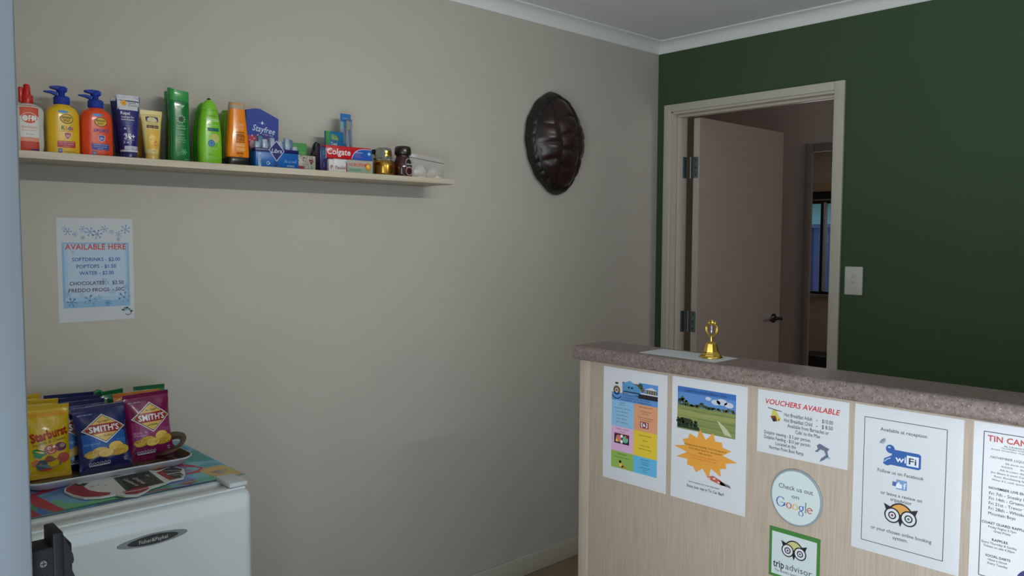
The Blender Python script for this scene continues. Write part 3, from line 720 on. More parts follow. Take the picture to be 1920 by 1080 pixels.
for s, v, w, c in (('SOFTDRINKS - $2.00', .398, .63, (44, 70, 170)), ('POPTOPS - $1.50', .465, .52, (44, 70, 170)), ('WATER - $2.00', .53, .45, (44, 70, 170)), ('CHOCOLATES  -  $2.50', .628, .71, (60, 30, 60)), ('FREDDO FROGS  -.50C', .695, .73, (60, 30, 60))):
    p.text(s, .50, v, .036, c, w=w, bold=.025, L=6)
for k in range(5): p.disk(.84+k*.028, .905-.02*math.sin(k), .02, .009, (60, 120, 140) if k % 2 else (30, 36, 44), 5, 8)
p.ring(.91, .93, .045, .2, (30, 36, 44), 6, a0=-.2, a1=2.6); p.star(.87, .90, .03, (50, 150, 170), 6)
p.build(t)

# ------------------------------------------------------------------ on the counter
b = MB(); b.box((-.118, -.051, 0), (.118, .052, .0012), M_PLAIN); o = b.build('paper_sheet'); o.location = (1.211, -1.472, CT+.0002)
tag(o, 'white paper card lying on the counter under the gold bell', 'paper')
bl = thing('hand_bell', 'small gold hand bell with ring handle on the counter', 'bell', (1.277, -1.462, CT+.0015))
M_GOLD = mat('polished_brass', (226, 190, 92), .14, 1)
b = MB(); PR = [(0, .0285), (.002, .029), (.004, .0275), (.009, .0245), (.012, .0215), (.016, .0192), (.036, .0142), (.0385, .0115), (.0415, .006), (.0425, .0035)]
b.lathe(PR, M_GOLD, 8, smooth=False); b.lathe([(.0, .030), (.0022, .0305), (.005, .0285), (.006, .026)], M_GOLD, 32); b.build('bell_cup', bl)
b = MB(); b.lathe([(.040, .0042), (.041, .0046), (.043, .0036), (.045, .0046), (.047, .0036), (.049, .0046), (.051, .0038), (.054, .0042), (.056, .0030)], M_GOLD, 16); b.build('stem', bl)
b = MB(); b.tube([(.0170*math.sin(2*PI*k/32)*(1-.12*math.cos(2*PI*k/32)), 0, .0725-.0165*math.cos(2*PI*k/32)) for k in range(32)], .0019, M_GOLD, 8, True)
b.tube([(.0138*math.sin(2*PI*k/28)*(1-.12*math.cos(2*PI*k/28)), 0, .0725-.0135*math.cos(2*PI*k/28)) for k in range(28)], .0008, M_GOLD, 6, True); b.build('ring_handle', bl)
b = MB()
for s in (-1, 1):
    b.tube([(s*(.002+.0085*math.sin(a)), 0, .090+.004*math.cos(a)) for a in [i*PI/8 for i in range(9)]]+[(s*.006, 0, .0875)], .0018, M_GOLD, 8)
    b.tube([(s*(.009+.003*math.cos(a)), 0, .0905+.003*math.sin(a)) for a in [i*2*PI/12 for i in range(12)]], .0014, M_GOLD, 8, True)
b.lathe([(.086, .003), (.089, .0055), (.093, .006), (.097, .0045), (.0985, .001)], M_GOLD, 14, sy=.6); b.build('scroll_top', bl)
b = MB(); b.lathe([(.062, .0008), (.066, .0022), (.070, .0026), (.074, .0018), (.077, .0024), (.080, .0026), (.085, .0006)], mat('crystal_drop', (200, 200, 214), .1, .6), 10, smooth=False); b.build('pendant', bl)
# ------------------------------------------------------------------ things on the shelf
SZ = 1.6593
WH = (232, 234, 236)
def plastic(name, c, r=.3, **k): return mat(name, c, r, coat=.3, **k)
def onshelf(name, label, cat, y, x=.11, rz=0, group=None, z=SZ): return thing(name, label, cat, (x, y, z), PI/2+rz, group)

# 1 insect-repellent spray: clear bottle, wrapped label, red trigger cap
t = onshelf('spray_bottle', 'clear insect spray bottle with red cap, leftmost on the shelf', 'bottle', -2.752)
bd = Body(smoothsecs([(0, .029, .015, 2.6), (.003, .032, .018, 2.6), (.02, .0355, .019, 2.6), (.05, .0350, .019, 2.6), (.075, .0350, .019, 2.6), (.10, .0370, .019, 2.5), (.113, .033, .018, 2.4), (.120, .023, .014, 2.2), (.123, .013, .012, 2)]))
bd.build('bottle_body', mat('milky_clear_plastic', (206, 204, 196), .12, coat=.4), t)
b = MB(); M_RC = plastic('red_cap', (206, 34, 28)); b.lathe([(.122, .0135), (.124, .0142), (.142, .0142), (.144, .012)], M_RC); b.lathe([(.144, .0095), (.150, .0088), (.168, .0072), (.171, .005)], M_RC)
b.box((-.0185, -.006, .125), (-.009, .006, .163), M_RC, .003); b.build('spray_cap', t)
p = Print(.069, .124, bd.front); O = (214, 70, 30)
p.rect(.20, .06, .80, .98, (226, 224, 218), 1, 10, 14); p.rect(.20, .06, .80, .28, O, 2, 10, 4); p.rect(.20, .78, .80, .98, (206, 54, 24), 2, 10, 4)
p.rect(.20, .70, .80, .79, (232, 150, 120), 2, 10, 1); p.disk(.50, .315, .27, .105, O, 3, 30); p.ring(.50, .315, .275, .07, WH, 4, rv=.11)
p.text('OFF!', .50, .315, .115, (245, 245, 240), w=.44, bold=.06, L=6); p.text('familycare', .50, .49, .05, (214, 90, 60), w=.50)
p.text('insect repellent', .5, .555, .028, (214, 120, 90), w=.5); p.text('with Aloe', .5, .635, .03, (90, 110, 140), w=.26); p.text('6 hour', .5, .70, .03, (90, 110, 140), w=.2)
p.rect(.52, .93, .80, .985, (40, 56, 130), 4, 6, 1); p.build(t)

# 2,3 pump sunscreens
def pump(label, y, body, sub, subc, bandc):
    t = onshelf('pump_bottle', label, 'bottle', y, x=.105)
    bd = Body(smoothsecs([(0, .036, .022, 2.8), (.003, .0385, .024, 2.8), (.02, .039, .0245, 2.8), (.09, .039, .0245, 2.7), (.108, .0375, .024, 2.6), (.120, .031, .021, 2.4), (.127, .020, .017, 2.1), (.131, .0155, .0155, 2)]))
    bd.build('bottle_body', plastic('plastic_'+sub.lower(), body), t)
    M_B = mat('blue_pump_plastic', (30, 60, 160), .55, spec=.3); b = MB()
    b.lathe([(.129, .0165), (.131, .0185), (.148, .0185), (.151, .015)], M_B)
    for k in range(20): b.box((.0183*math.cos(k*PI/10)-.0006, .0183*math.sin(k*PI/10)-.0006, .132), (.0183*math.cos(k*PI/10)+.0006, .0183*math.sin(k*PI/10)+.0006, .147), M_B)
    b.build('collar', t)
    b = MB(); b.lathe([(.150, .0075), (.160, .0075), (.163, .012), (.170, .0125), (.1735, .009)], M_B, 20)
    b.prism([(.012, .1725), (.006, .176), (-.010, .1765), (-.026, .174), (-.026, .170), (-.010, .1665), (.012, .164)], -.0085, .0085, M_B, 'xz')
    b.prism([(-.010, .1600), (-.024, .1625), (-.0405, .1610), (-.0405, .1585), (-.024, .1560), (-.010, .150)], -.006, .006, M_B, 'xz'); b.build('pump_head', t)
    p = Print(.078, .131, bd.front)
    p.disk(.46, .165, .16, .028, (90, 160, 214), 2, 20); p.disk(.56, .30, .20, .095, (24, 20, 20), 2, 26); p.disk(.56, .30, .18, .082, (236, 190, 40), 3, 26)
    p.text('BANANA', .56, .275, .045, (24, 20, 20), w=.28, bold=.05, L=5); p.text('BOAT', .56, .335, .045, (24, 20, 20), w=.20, bold=.05, L=5)
    if sub == 'KIDS':
        for i, (c, q) in enumerate((('K', (30, 130, 70)), ('i', (220, 80, 40)), ('d', (40, 70, 190)), ('s', (200, 50, 70)))): p.text(c, .45+i*.085, .475, .08, q, bold=.06, L=5)
    else: p.text(sub, .56, .475, .065, (60, 50, 160), w=.50, bold=.05, sh=.2, L=5)
    p.rect(.30, .54, .80, .545, (200, 60, 40), 3, 5); sc = (190, 40, 50) if sub == 'KIDS' else (50, 70, 170)
    p.poly([(.47, .575), (.53, .565), (.56, .56), (.59, .565), (.69, .575), (.67, .66), (.57, .70), (.48, .66)], WH, 2); p.poly([(.485, .58), (.575, .57), (.675, .58), (.655, .655), (.57, .69), (.495, .655)], sc, 3)
    p.text('50' if sub == 'KIDS' else '50+', .575, .63, .05, WH, w=.12, bold=.04, L=5)
    p.rect(.26, .735, .80, .86, bandc, 2, 8, 2)
    for i, s in enumerate(('SUNSCREEN LOTION', 'very water resistant', 'tear free')): p.text(s, .53, .758+i*.038, .022, WH, wmax=.46, L=4)
    p.rect(.28, .885, .40, .965, (60, 80, 160), 3); p.ring(.34, .925, .035, .3, WH, 4); p.text('UVA UVB', .62, .94, .028, (60, 50, 30), w=.34); p.build(t)
    return t
pump('yellow sunscreen pump bottle with blue pump head', -2.672, (236, 190, 30), 'KIDS', None, (196, 50, 60))
pump('orange-red sunscreen pump bottle with blue pump head', -2.591, (232, 74, 28), 'SPORT', None, (50, 70, 160))

# squeeze tubes that stand on their caps
def tube_thing(label, y, x, h, wtop, wbase, dcap, bodycol, capcol, group=None, caph=.018, name='squeeze_tube', lean=0, mid=None):
    t = onshelf(name, label, 'tube', y, x=x, group=group)
    b = MB(); Mc = plastic('cap_%d_%d_%d' % capcol, capcol); wc = wbase*.93
    b.loft([[(w*math.cos(2*PI*k/30), dcap*w/wc*math.sin(2*PI*k/30), z) for k in range(30)] for z, w in ((0, wc*.97), (.002, wc), (caph-.001, wc), (caph, wc*.96))], Mc); b.build('cap', t)
    S = [(caph, wbase*.96, dcap*1.0, 2), (caph+.003, wbase, dcap*1.05, 2), (caph+(h-caph)*.35, mid or (wbase*.62+wtop*.38), dcap*.95, 2.05), (caph+(h-caph)*.7, wbase*.3+wtop*.7, dcap*.6, 2.2), (h-.014, wtop*.98, .0035, 2.6), (h-.011, wtop, .0012, 3), (h, wtop, .0011, 3)]
    bd = Body(smoothsecs(S, 4)); bd.build('tube_body', plastic('tube_%d_%d_%d' % bodycol, bodycol), t)
    b = MB()
    for k in range(6): b.box((-wtop, -.0016, h-.0105+k*.0018), (wtop, .0016, h-.0097+k*.0018), MC['tube_%d_%d_%d' % bodycol])
    b.build('crimp', t)
    return t, bd
def repel_print(t, bd, h):
    p = Print(.063, h, bd.front)
    p.rect(.05, .0, .95, .235, (214, 216, 220), 1, 10, 6)
    for k in range(8):
        a = k*PI/4; p.disk(.30+.075*math.cos(a), .125+.028*math.sin(a), .05, .02, (240, 176, 30), 2, 10)
    p.disk(.30, .125, .04, c=(226, 130, 20), L=3, n=12)
    p.text('Cancer', .64, .115, .035, (40, 44, 90), w=.34, bold=.02); p.text('Council', .66, .155, .03, (40, 44, 90), w=.36, bold=.02)
    p.text('Repel', .33, .285, .05, WH, w=.36, bold=.03); p.text('Sunscreen Plus', .42, .345, .03, WH, w=.50, bold=.02); p.text('Insect Repellent', .43, .385, .03, WH, w=.52, bold=.02)
    for k in range(3): p.text('broad spectrum lotion', .40, .425+k*.026, .016, (150, 160, 210), w=.44-.05*k)
    p.poly([(.28, .51), (.24, .54), (.34, .54)], WH, 3); p.text('+', .42, .52, .03, WH)
    p.text('30+', .46, .645, .085, WH, w=.42, bold=.05); p.text('SPF', .27, .63, .02, WH); p.text('2 hours water resistant', .44, .70, .02, WH, w=.42); p.text('2 in 1', .36, .74, .035, WH, bold=.03)
    p.rect(.25, .80, .80, .855, (206, 210, 226), 3, 6); p.text('110g', .5, .828, .025, (30, 36, 110), L=5); p.build(t)
t, bd = tube_thing('navy and white sunscreen repellent tube with orange daffodil, front one', -2.512, .112, .172, .0315, .0215, .019, (32, 36, 118), (36, 44, 110)); repel_print(t, bd, .172)
b = MB(); b.loft([[(x*1.005, y*1.01-.0, z) for x, y, z in r] for r in Body([(.019, .0217, .0205, 2), (.024, .0224, .0206, 2)]).rings(30)], plastic('white_band', (220, 224, 230))); b.build('band', t)
tube_thing('navy and white sunscreen repellent tube half hidden behind the front one', -2.508, .055, .170, .0315, .0215, .019, (32, 36, 118), (36, 44, 110))
def lotion_print(t, bd, h):
    p = Print(.059, h, bd.front)
    p.poly([(.22, .135), (.30, .125), (.50, .12), (.70, .125), (.78, .135), (.78, .215), (.70, .235), (.50, .24), (.30, .235), (.22, .215)], (24, 40, 110), 2); p.text('Vaseline', .5, .18, .05, WH, w=.44, bold=.03, L=4)
    p.text('intensive care', .5, .27, .022, (140, 90, 40), w=.46); p.rect(.24, .30, .76, .36, (70, 40, 26), 2, 6); p.text('dry skin', .5, .33, .036, (236, 180, 90), w=.4, bold=.02, L=4)
    p.rect(.24, .38, .76, .77, (240, 190, 70), 2, 6, 4); p.disk(.44, .58, .14, .09, (248, 214, 120), 3); p.disk(.60, .66, .12, .06, (226, 150, 50), 3); p.ring(.5, .6, .2, .12, (250, 224, 150), 4)
    p.text('200ml', .5, .81, .02, (120, 90, 50)); p.build(t)
t, bd = tube_thing('cream yellow lotion tube with small dark blue oval logo', -2.452, .112, .138, .0295, .0185, .017, (232, 214, 140), (222, 190, 100)); lotion_print(t, bd, .138)
for k, (yy, xx) in enumerate(((-2.474, .045), (-2.425, .048))):
    tube_thing(('golden lotion tube between the navy tube and the cream tube, at the back', 'golden lotion tube hidden behind the cream yellow tube')[k], yy, xx, .128, .0255, .018, .016, (206, 156, 60), (200, 150, 60))

# tall green shampoo, two of them
def herbal(label, y, x, pr=True):
    t = onshelf('shampoo_bottle', label, 'bottle', y, x=x)
    bd = Body(smoothsecs([(0, .025, .014, 3), (.003, .0275, .017, 3), (.02, .028, .0175, 3), (.08, .0265, .0165, 2.8), (.13, .027, .0165, 2.8), (.168, .0285, .0165, 2.8), (.172, .0275, .016, 2.8)]))
    bd.build('bottle_body', mat('deep_green_clear_plastic', (20, 120, 56), .12, coat=.5, spec=.6), t)
    b = MB(); Mc = plastic('mid_green_cap', (52, 160, 74)); r = []
    for z, w, d in ((.172, .0275, .0165), (.174, .0285, .0172), (.196, .0285, .0172)): r.append([(w*math.copysign(abs(math.cos(a))**.75, math.cos(a)), d*math.copysign(abs(math.sin(a))**.75, math.sin(a)), z) for a in [2*PI*k/36 for k in range(36)]])
    w, d = .0275, .0162; r.append([(x_, y_*.97, z_+.0075-.0035*(x_/w)-.006*math.cos(x_/w*1.3)*.6) for x_, y_, z_ in r[-1]])
    b.loft(r, Mc); b.build('flip_cap', t)
    if pr:
        p = Print(.056, .172, bd.front); LG = (170, 214, 176)
        p.poly([(.34, .10), (.45, .075), (.70, .07), (.62, .115), (.40, .135)], LG, 2); p.text('new', .52, .10, .03, (30, 110, 60), L=4)
        p.ring(.52, .30, .17, .12, LG, 3); p.ring(.52, .30, .13, .5, (30, 80, 60), 2); p.disk(.52, .30, .07, c=(24, 60, 50), L=4)
        for k in range(10): a = k*PI/5; p.disk(.52+.21*math.cos(a), .30+.21*.33*math.sin(a), .022, .008, LG, 3, 8)
        p.text('herbal', .50, .405, .035, LG, w=.40); p.text('essences', .50, .445, .035, LG, w=.48); p.text('drama', .48, .505, .02, LG, w=.3); p.text('CLEAN', .5, .545, .026, LG, w=.34); p.text('REFRESHING', .52, .60, .02, LG, w=.32); p.text('SHAMPOO', .52, .635, .022, LG, w=.42); p.text('with citrus', .52, .67, .016, LG, w=.4)
        p.star(.62, .83, .16, (90, 170, 110), 3, .3, 6); p.star(.36, .86, .12, (60, 150, 90), 3, .3, 6); p.text('300ml', .75, .95, .018, LG); p.build(t)
herbal('tall dark green shampoo bottle with mid green cap, front one', -2.378, .115)
herbal('tall dark green shampoo bottle tucked behind the front green one', -2.364, .052, False)

# lime shampoo bottles
def fructis(label, y, x, col, pr):
    t = onshelf('shampoo_bottle', label, 'bottle', y, x=x)
    bd = Body(smoothsecs([(0, .030, .017, 2.7), (.004, .0335, .019, 2.7), (.03, .034, .0195, 2.6), (.08, .0335, .0195, 2.5), (.13, .029, .019, 2.4), (.155, .024, .0175, 2.2), (.158, .0235, .0172, 2.2), (.175, .017, .014, 2.1), (.184, .0095, .010, 2), (.187, .004, .005, 2)]))
    bd.build('bottle_body', plastic('lime_plastic_%d' % col[0], col, .22), t)
    if pr:
        b = MB(); b.loft([[(x_*1.012, y_*1.02, z) for x_, y_, z in r] for r in Body([(.1545, .0242, .0176, 2.2), (.1558, .0240, .0175, 2.2)]).rings(30)], plastic('lime_seam', (90, 160, 50))); b.build('cap_seam', t)
        b = MB(); b.lathe([(.180, .0060), (.184, .0066), (.189, .0052), (.1915, .002)], plastic('black_flip', (18, 26, 22), .15), 14); b.build('flip_spout', t)
        p = Print(.068, .187, bd.front)
        p.text('GARNIER', .53, .262, .018, (70, 130, 60), w=.34); p.text('Fructis', .53, .315, .055, (206, 226, 180), w=.54, bold=.05, L=4)
        p.text('fortifying shampoo', .53, .40, .018, (224, 236, 200), w=.46); p.rect(.30, .44, .80, .495, (40, 140, 90), 2, 6); p.text('NORMAL', .55, .468, .042, (24, 70, 110), w=.46, bold=.05, L=5)
        p.disk(.62, .60, .19, .07, (190, 200, 110), 2); p.ring(.62, .60, .16, .4, (214, 190, 110), 3); p.disk(.46, .68, .145, .054, (30, 110, 170), 4); p.ring(.46, .68, .09, .2, (110, 180, 220), 5); p.ring(.60, .70, .20, .07, (190, 226, 190), 3)
        p.text('250ml', .40, .85, .02, (40, 120, 60)); p.text('vitamin active fruit concentrate', .5, .90, .014, (200, 230, 170), w=.5); p.build(t)
fructis('bright lime green shampoo bottle with small black flip spout', -2.290, .115, (126, 200, 40), True)
fructis('darker lime green shampoo bottle leaning out behind the bright lime one', -2.281, .052, (84, 176, 36), False)

# shower gels
def gel(label, y, x, col, pr, h=.186, rz=0):
    t = onshelf('shower_gel_bottle', label, 'bottle', y, x=x, rz=rz)
    b = MB(); Mc = plastic('black_base_cap', (26, 20, 20), .3)
    b.loft(Body([(0, .031, .017, 3.4), (.002, .0325, .0185, 3.4), (.024, .0335, .019, 3.4), (.026, .032, .018, 3.4)]).rings(), Mc); b.build('base_cap', t)
    bd = Body(smoothsecs([(.026, .0325, .0185, 3.4), (.028, .034, .019, 3.4), (.07, .032, .019, 3.2), (.13, .0268, .0172, 3), (h-.004, .0225, .0145, 3), (h, .020, .012, 3)]))
    bd.build('bottle_body', plastic('gel_%d_%d' % col[:2], col, .2), t)
    if pr:
        b = MB(); S = [(h-.0195, *bd.at(h-.0195)[1:]), (h-.01, *bd.at(h-.01)[1:]), (h-.003, *bd.at(h-.003)[1:]), (h+.0008, .021, .0125, 3)]
        b.loft(Body([(z, w+.0004, d+.0004, q) for z, w, d, q in S]).rings(), plastic('empty_clear_top', (176, 160, 138), .15)); b.build('clear_shoulder', t)
        p = Print(.068, h, bd.front); D = (60, 30, 16); C = (240, 206, 150)
        p.frame(.36, .335, .68, .42, .014, C, 3); p.text('10000', .52, .36, .03, C, w=.24, rot=.05); p.text('uplifting', .52, .395, .026, C, w=.24)
        p.rect(.33, .465, .74, .475, D, 3, 5); p.text('ORIGINAL', .54, .515, .05, D, w=.38, bold=.05); p.text('SOURCE', .54, .575, .052, D, w=.38, bold=.05); p.rect(.33, .617, .74, .627, D, 3, 5)
        p.text('MANGO', .54, .67, .05, C, w=.38, bold=.05); p.text('SPLASH', .54, .735, .052, C, w=.38, bold=.05); p.text('SHOWER', .51, .80, .034, D, w=.30, bold=.04); p.text('250ml', .54, .845, .02, D, w=.2); p.build(t)
    return t
gel('orange shower gel bottle standing on black cap, front one', -2.209, .118, (244, 138, 18), True)
gel('lime green shower gel bottle peeping out left of the orange one', -2.200, .046, (128, 172, 40), False, .172)

# tall blue carton with angled top
def carton(name, label, cat, y, x, w, d, h, col, rz=0, group=None, z=SZ, bev=.0006, m=None):
    t = onshelf(name, label, cat, y, x=x, rz=rz, group=group, z=z)
    b = MB(); b.box((-w/2, -d/2, 0), (w/2, d/2, h), m or mat('card_%d_%d_%d' % col, col, .32), bev); b.build('carton', t)
    return t, Print(w, h, flatmap(-d/2-.0002))
t = onshelf('carton', 'tall dark blue carton with pink flowers, leaning on the wall', 'box', -2.104, x=.062, rz=-.06)
b = MB(); BLU = (32, 58, 150); b.prism([(-.054, 0), (.044, 0), (.049, .158), (-.010, .184), (-.028, .184), (-.054, .178)], -.017, .017, mat('card_blue', BLU, .55), 'xz'); b.build('carton', t)
p = Print(.108, .184, flatmap(-.0172)); PK = (206, 50, 110)
p.poly([(.03, .45), (.30, .46), (.56, .53), (.84, .58), (.82, .70), (.02, .74)], (176, 32, 70), 2)
p.disk(.16, .61, .075, .085, (226, 190, 200), 4); p.ring(.16, .61, .06, .12, (206, 150, 170), 5, rv=.07)
for k in range(22): u = .06+.86*random.random(); v = .43+.30*random.random(); p.disk(u, v, .02+.02*random.random(), c=((214, 60, 120), (226, 130, 160), (150, 40, 120))[k % 3], L=3, n=7)
p.poly([(.02, .86), (.5, .74), (.9, .80), (.9, .98), (.02, .98)], (100, 104, 116), 3)
p.text('Stayfree', .50, .335, .105, (206, 220, 236), w=.66, sh=.18, bold=.02, rot=-.13, L=6); p.text('maxi thick', .47, .235, .022, (120, 150, 206), w=.26, rot=-.12); p.text('ULTRA THIN', .62, .425, .025, (190, 206, 230), w=.32, rot=-.13); p.poly([(.42, .24), (.46, .20), (.50, .235), (.46, .26)], (206, 220, 236), 6)
for k, s in enumerate(('super', 'with wings', 'normal flow')): p.text(s, .40, .575+k*.04, .02, (230, 180, 200), w=.18)
p.build(t)

# open blue display packet: two halves full of small wrapped packs
t = onshelf('open_carton', 'low blue carton with diamond logo, full of pale wrapped sachets', 'box', -2.092, x=.122)
b = MB(); M_LB = mat('card_light_blue', (20, 98, 176), .3)
b.box((-.071, -.020, 0), (.071, .020, .056), M_LB, .003)
b.box((-.0712, -.0205, .047), (.0712, .0202, .0585), mat('card_navy', (26, 32, 100), .3), .001); b.build('carton', t)
p = Print(.142, .0585, flatmap(-.0207))
p.rect(.06, .24, .125, .96, (170, 200, 230), 2); p.text('regular', .092, .60, .14, (20, 60, 130), rot=PI/2, L=4); p.rect(.43, .80, .47, 1.0, (16, 44, 100), 2)
p.ring(.28, .76, .035, .3, (206, 222, 240), 3); p.line([(.30, .84), (.34, .74)], .008, (206, 222, 240), 3)
p.poly([(.30, .06), (.475, -.42), (.66, .10), (.475, .66)], (206, 214, 236), 3); p.poly([(.315, .06), (.475, -.375), (.645, .10), (.475, .61)], (28, 30, 104), 4)
p.text('Libra', .475, .10, .22, (214, 220, 240), w=.24, sh=.3, L=6, bold=.01); p.text('fits so well', .79, .60, .17, (130, 180, 226), w=.28, sh=.3); p.text('tampons', .80, .82, .14, (180, 206, 236), w=.18)
p.rect(.44, .62, .50, 1.0, (20, 52, 120), 1); p.build(t)
M_SA = [mat('sachet_%d' % i, c, .2) for i, c in enumerate(((150, 172, 190), (84, 124, 150), (176, 184, 198), (96, 112, 150)))]
for k in range(11):
    b = MB(); x0 = -.0615+k*.0123; hh = .088+.008*math.sin(k*1.7)-(.010 if k in (0, 10) else 0)-(.012 if k == 5 else 0)
    b.box((x0-.0078, -.017+.007*(k % 2), .036), (x0+.0078, -.004+.007*(k % 2), hh), M_SA[k % 4], .0035, (Vector((0, 1, 0)), .05*math.sin(k*2.9)), (x0, 0, .05))
    b.box((x0-.001, -.0176+.007*(k % 2), .058), (x0+.003, -.0165+.007*(k % 2), hh-.006), M_SA[(k+2) % 4], .0003)
    b.build('sachet', t)

# small green box standing on the leopard-print box
t, p = carton('carton', 'small flat leopard-print box with dark heart', 'box', -1.987, .118, .063, .022, .047, (176, 168, 150))
for k in range(95): p.disk(.03+.94*random.random(), .03+.60*random.random(), .014+.012*random.random(), c=((40, 34, 30), (96, 80, 66), (230, 224, 214))[k % 3], L=2+k % 3, n=6)
for k in range(55): p.disk(.34+.63*random.random(), .66+.3*random.random(), .014+.012*random.random(), c=((30, 90, 110), (80, 150, 160), (220, 226, 226))[k % 3], L=2+k % 3, n=6)
p.rect(.0, .72, .36, 1.0, (140, 30, 56), 5); p.poly([(.62, .30), (.68, .22), (.75, .28), (.82, .22), (.88, .32), (.76, .62)], (96, 24, 50), 6); p.text('love', .75, .37, .09, (226, 170, 190), w=.14, L=8); p.build(t)
t, p = carton('carton', 'small plain green box behind the leopard-print box', 'box', -1.997, .088, .058, .020, .088, (76, 150, 78))
p.rect(.05, .30, .9, .66, (96, 164, 84), 2); p.text('herbal', .55, .47, .07, (150, 200, 120), w=.4); p.text('soap', .6, .58, .06, (150, 200, 120), w=.3); p.rect(.0, .52, .16, .95, (150, 40, 50), 3); p.build(t)

# black crumpled pouch and the narrow purple box
t = onshelf('hair_net_pouch', 'crumpled black pouch standing between the leopard box and the red box', 'pouch', -1.918, x=.055)
b = MB(); M_BP = mat('glossy_black_film', (16, 14, 18), .2, coat=.4, bump=(90, .8)); rr = []
for z, w, d, dx in ((0, .024, .014, -.002), (.02, .025, .015, -.003), (.045, .021, .013, -.001), (.062, .015, .012, .002), (.072, .013, .010, .004), (.082, .015, .012, .008), (.095, .013, .010, .009), (.102, .006, .005, .010)):
    rr.append([(dx+w*math.cos(a)*(1+.16*math.sin(3*a+z*160)), d*math.sin(a)*(1+.2*math.sin(5*a+z*220)), z) for a in [2*PI*k/28 for k in range(28)]])
b.loft(rr, M_BP); b.build('pouch_body', t)
b = MB(); b.tube([(.009+.009*math.cos(2*PI*k/14), -.011, .090+.009*math.sin(2*PI*k/14)) for k in range(14)], .0014, mat('grey_elastic', (110, 110, 124), .5), 6, True); b.build('elastic_ring', t)
t, p = carton('carton', 'narrow dark purple and teal box left of the red box', 'box', -1.930, .120, .024, .030, .080, (46, 34, 84))
p.rect(.1, .05, .9, .5, (44, 74, 120), 2); p.line([(.25, .22), (.55, .16), (.4, .32), (.7, .28)], .05, (70, 170, 190), 3); p.rect(.82, .04, .88, .46, (200, 200, 214), 4); p.text('night', .5, .72, .06, (120, 130, 190), w=.6, rot=PI/2); p.build(t)

# medicine packs with the toothpaste box lying on them
def pill(label, y, x, w, d, h, red=True):
    t, p = carton('medicine_box', label, 'box', y, x, w, d, h, (222, 222, 222), bev=.003)
    return t, p
t, p = pill('narrow white painkiller box under the left end of the red box', -1.897, .112, .022, .030, .0435)
p.text('P', .55, .60, .30, (150, 24, 40), bold=.03); p.rect(.80, .08, .92, .95, (90, 40, 60), 3); p.rect(.05, .05, .10, .95, (190, 60, 80), 3); p.build(t)
t, p = pill('wider white painkiller box under the red box', -1.865, .116, .052, .028, .0455)
p.text('Panadol', .48, .62, .24, (140, 22, 44), w=.72, bold=.02); p.disk(.88, .20, .05, c=(60, 170, 170), L=3); p.rect(.88, .25, .97, .96, (150, 90, 110), 3); p.build(t)
t, p = pill('long pale green and silver painkiller box with gold target mark', -1.790, .117, .095, .026, .0455)
p.rect(.0, .56, 1, 1, (150, 178, 156), 1); p.rect(0, 0, 1, .56, (178, 178, 168), 1); p.text('NUROFEN', .37, .34, .24, (206, 70, 40), w=.66, bold=.05); p.text('ZAVANCE', .28, .70, .17, (60, 140, 90), w=.46, bold=.03)
p.poly([(.66, .30), (.80, .16), (.80, .70)], (214, 70, 40), 3); p.disk(.82, .45, .125, c=(206, 110, 30), L=4); p.disk(.82, .45, .10, c=(226, 170, 50), L=5); p.disk(.81, .42, .05, c=(240, 206, 120), L=6); p.build(t)
t = onshelf('toothpaste_box', 'long red toothpaste box with blue end lying on the medicine boxes', 'box', -1.836, x=.117, z=SZ+.0458)
b = MB(); b.box((-.086, -.018, 0), (.086, .018, .0405), mat('red_toothpaste_card', (196, 22, 34), .25, coat=.3), .001, (Vector((0, 1, 0)), 0), None); b.build('carton', t)
p = Print(.172, .0405, flatmap(-.0182))
p.text('Colgate', .275, .46, .50, WH, w=.50, bold=.04, sh=.08, L=5)
arc = [(.545+.01*0, 1.0)]+[(.60+.40*0+.0+(-.055)*math.cos(a*PI/2)*1.0+.0, 1.0-.88*math.sin(a*PI/2)) for a in [k/10 for k in range(1, 8)]]
AR = [(.56, 1.0), (.575, .80), (.60, .60), (.64, .42), (.69, .28), (.76, .18), (.84, .14), (1.0, .14), (1.0, 1.0)]
p.poly([(u-.008, v-.04) if i < 7 else (u, v-.04 if v < .5 else v) for i, (u, v) in enumerate(AR)], (210, 220, 235), 2); p.poly(AR, (26, 84, 180), 3)
for k, (s, w) in enumerate((('Maximum', .17), ('Cavity', .12), ('Protection', .14))): p.text(s, .63+w/2, .40+k*.17, .13, WH if k == 0 else (190, 120, 110), w=w, L=5)
p.disk(.945, .45, .038, c=(90, 170, 226), L=5); p.disk(.945, .45, .022, c=(180, 220, 240), L=6); p.poly([(.945, .18), (.965, .40), (.925, .40)], (90, 170, 226), 5); p.build(t)

# toothbrush packs standing behind
t, p = carton('toothbrush_pack', 'small teal and green hanging toothbrush card behind the red box', 'pack', -1.856, .075, .066, .010, .139, (24, 110, 160), bev=.0004)
p.poly([(0, 0), (.24, 0), (.20, .22), (.12, .40), (0, .5)], (60, 150, 60), 2); p.poly([(.28, .06), (.62, .10), (.70, .22), (.30, .18)], (110, 160, 90), 3); p.text('Oral', .50, .17, .07, (190, 170, 90), w=.36, L=5); p.text('Total', .45, .29, .075, WH, w=.34, bold=.02); p.text('365', .62, .50, .085, (110, 200, 220), w=.34, sh=.2); p.rect(0, .86, 1, 1, (20, 80, 130), 2); p.build(t)
t = onshelf('toothbrush_pack', 'tall narrow blister pack with a toothbrush, highest behind the red box', 'pack', -1.803, x=.060)
b = MB(); b.box((-.020, -.0008, 0), (.020, .0008, .204), mat('card_brush', (150, 170, 186), .3)); b.build('backing_card', t)
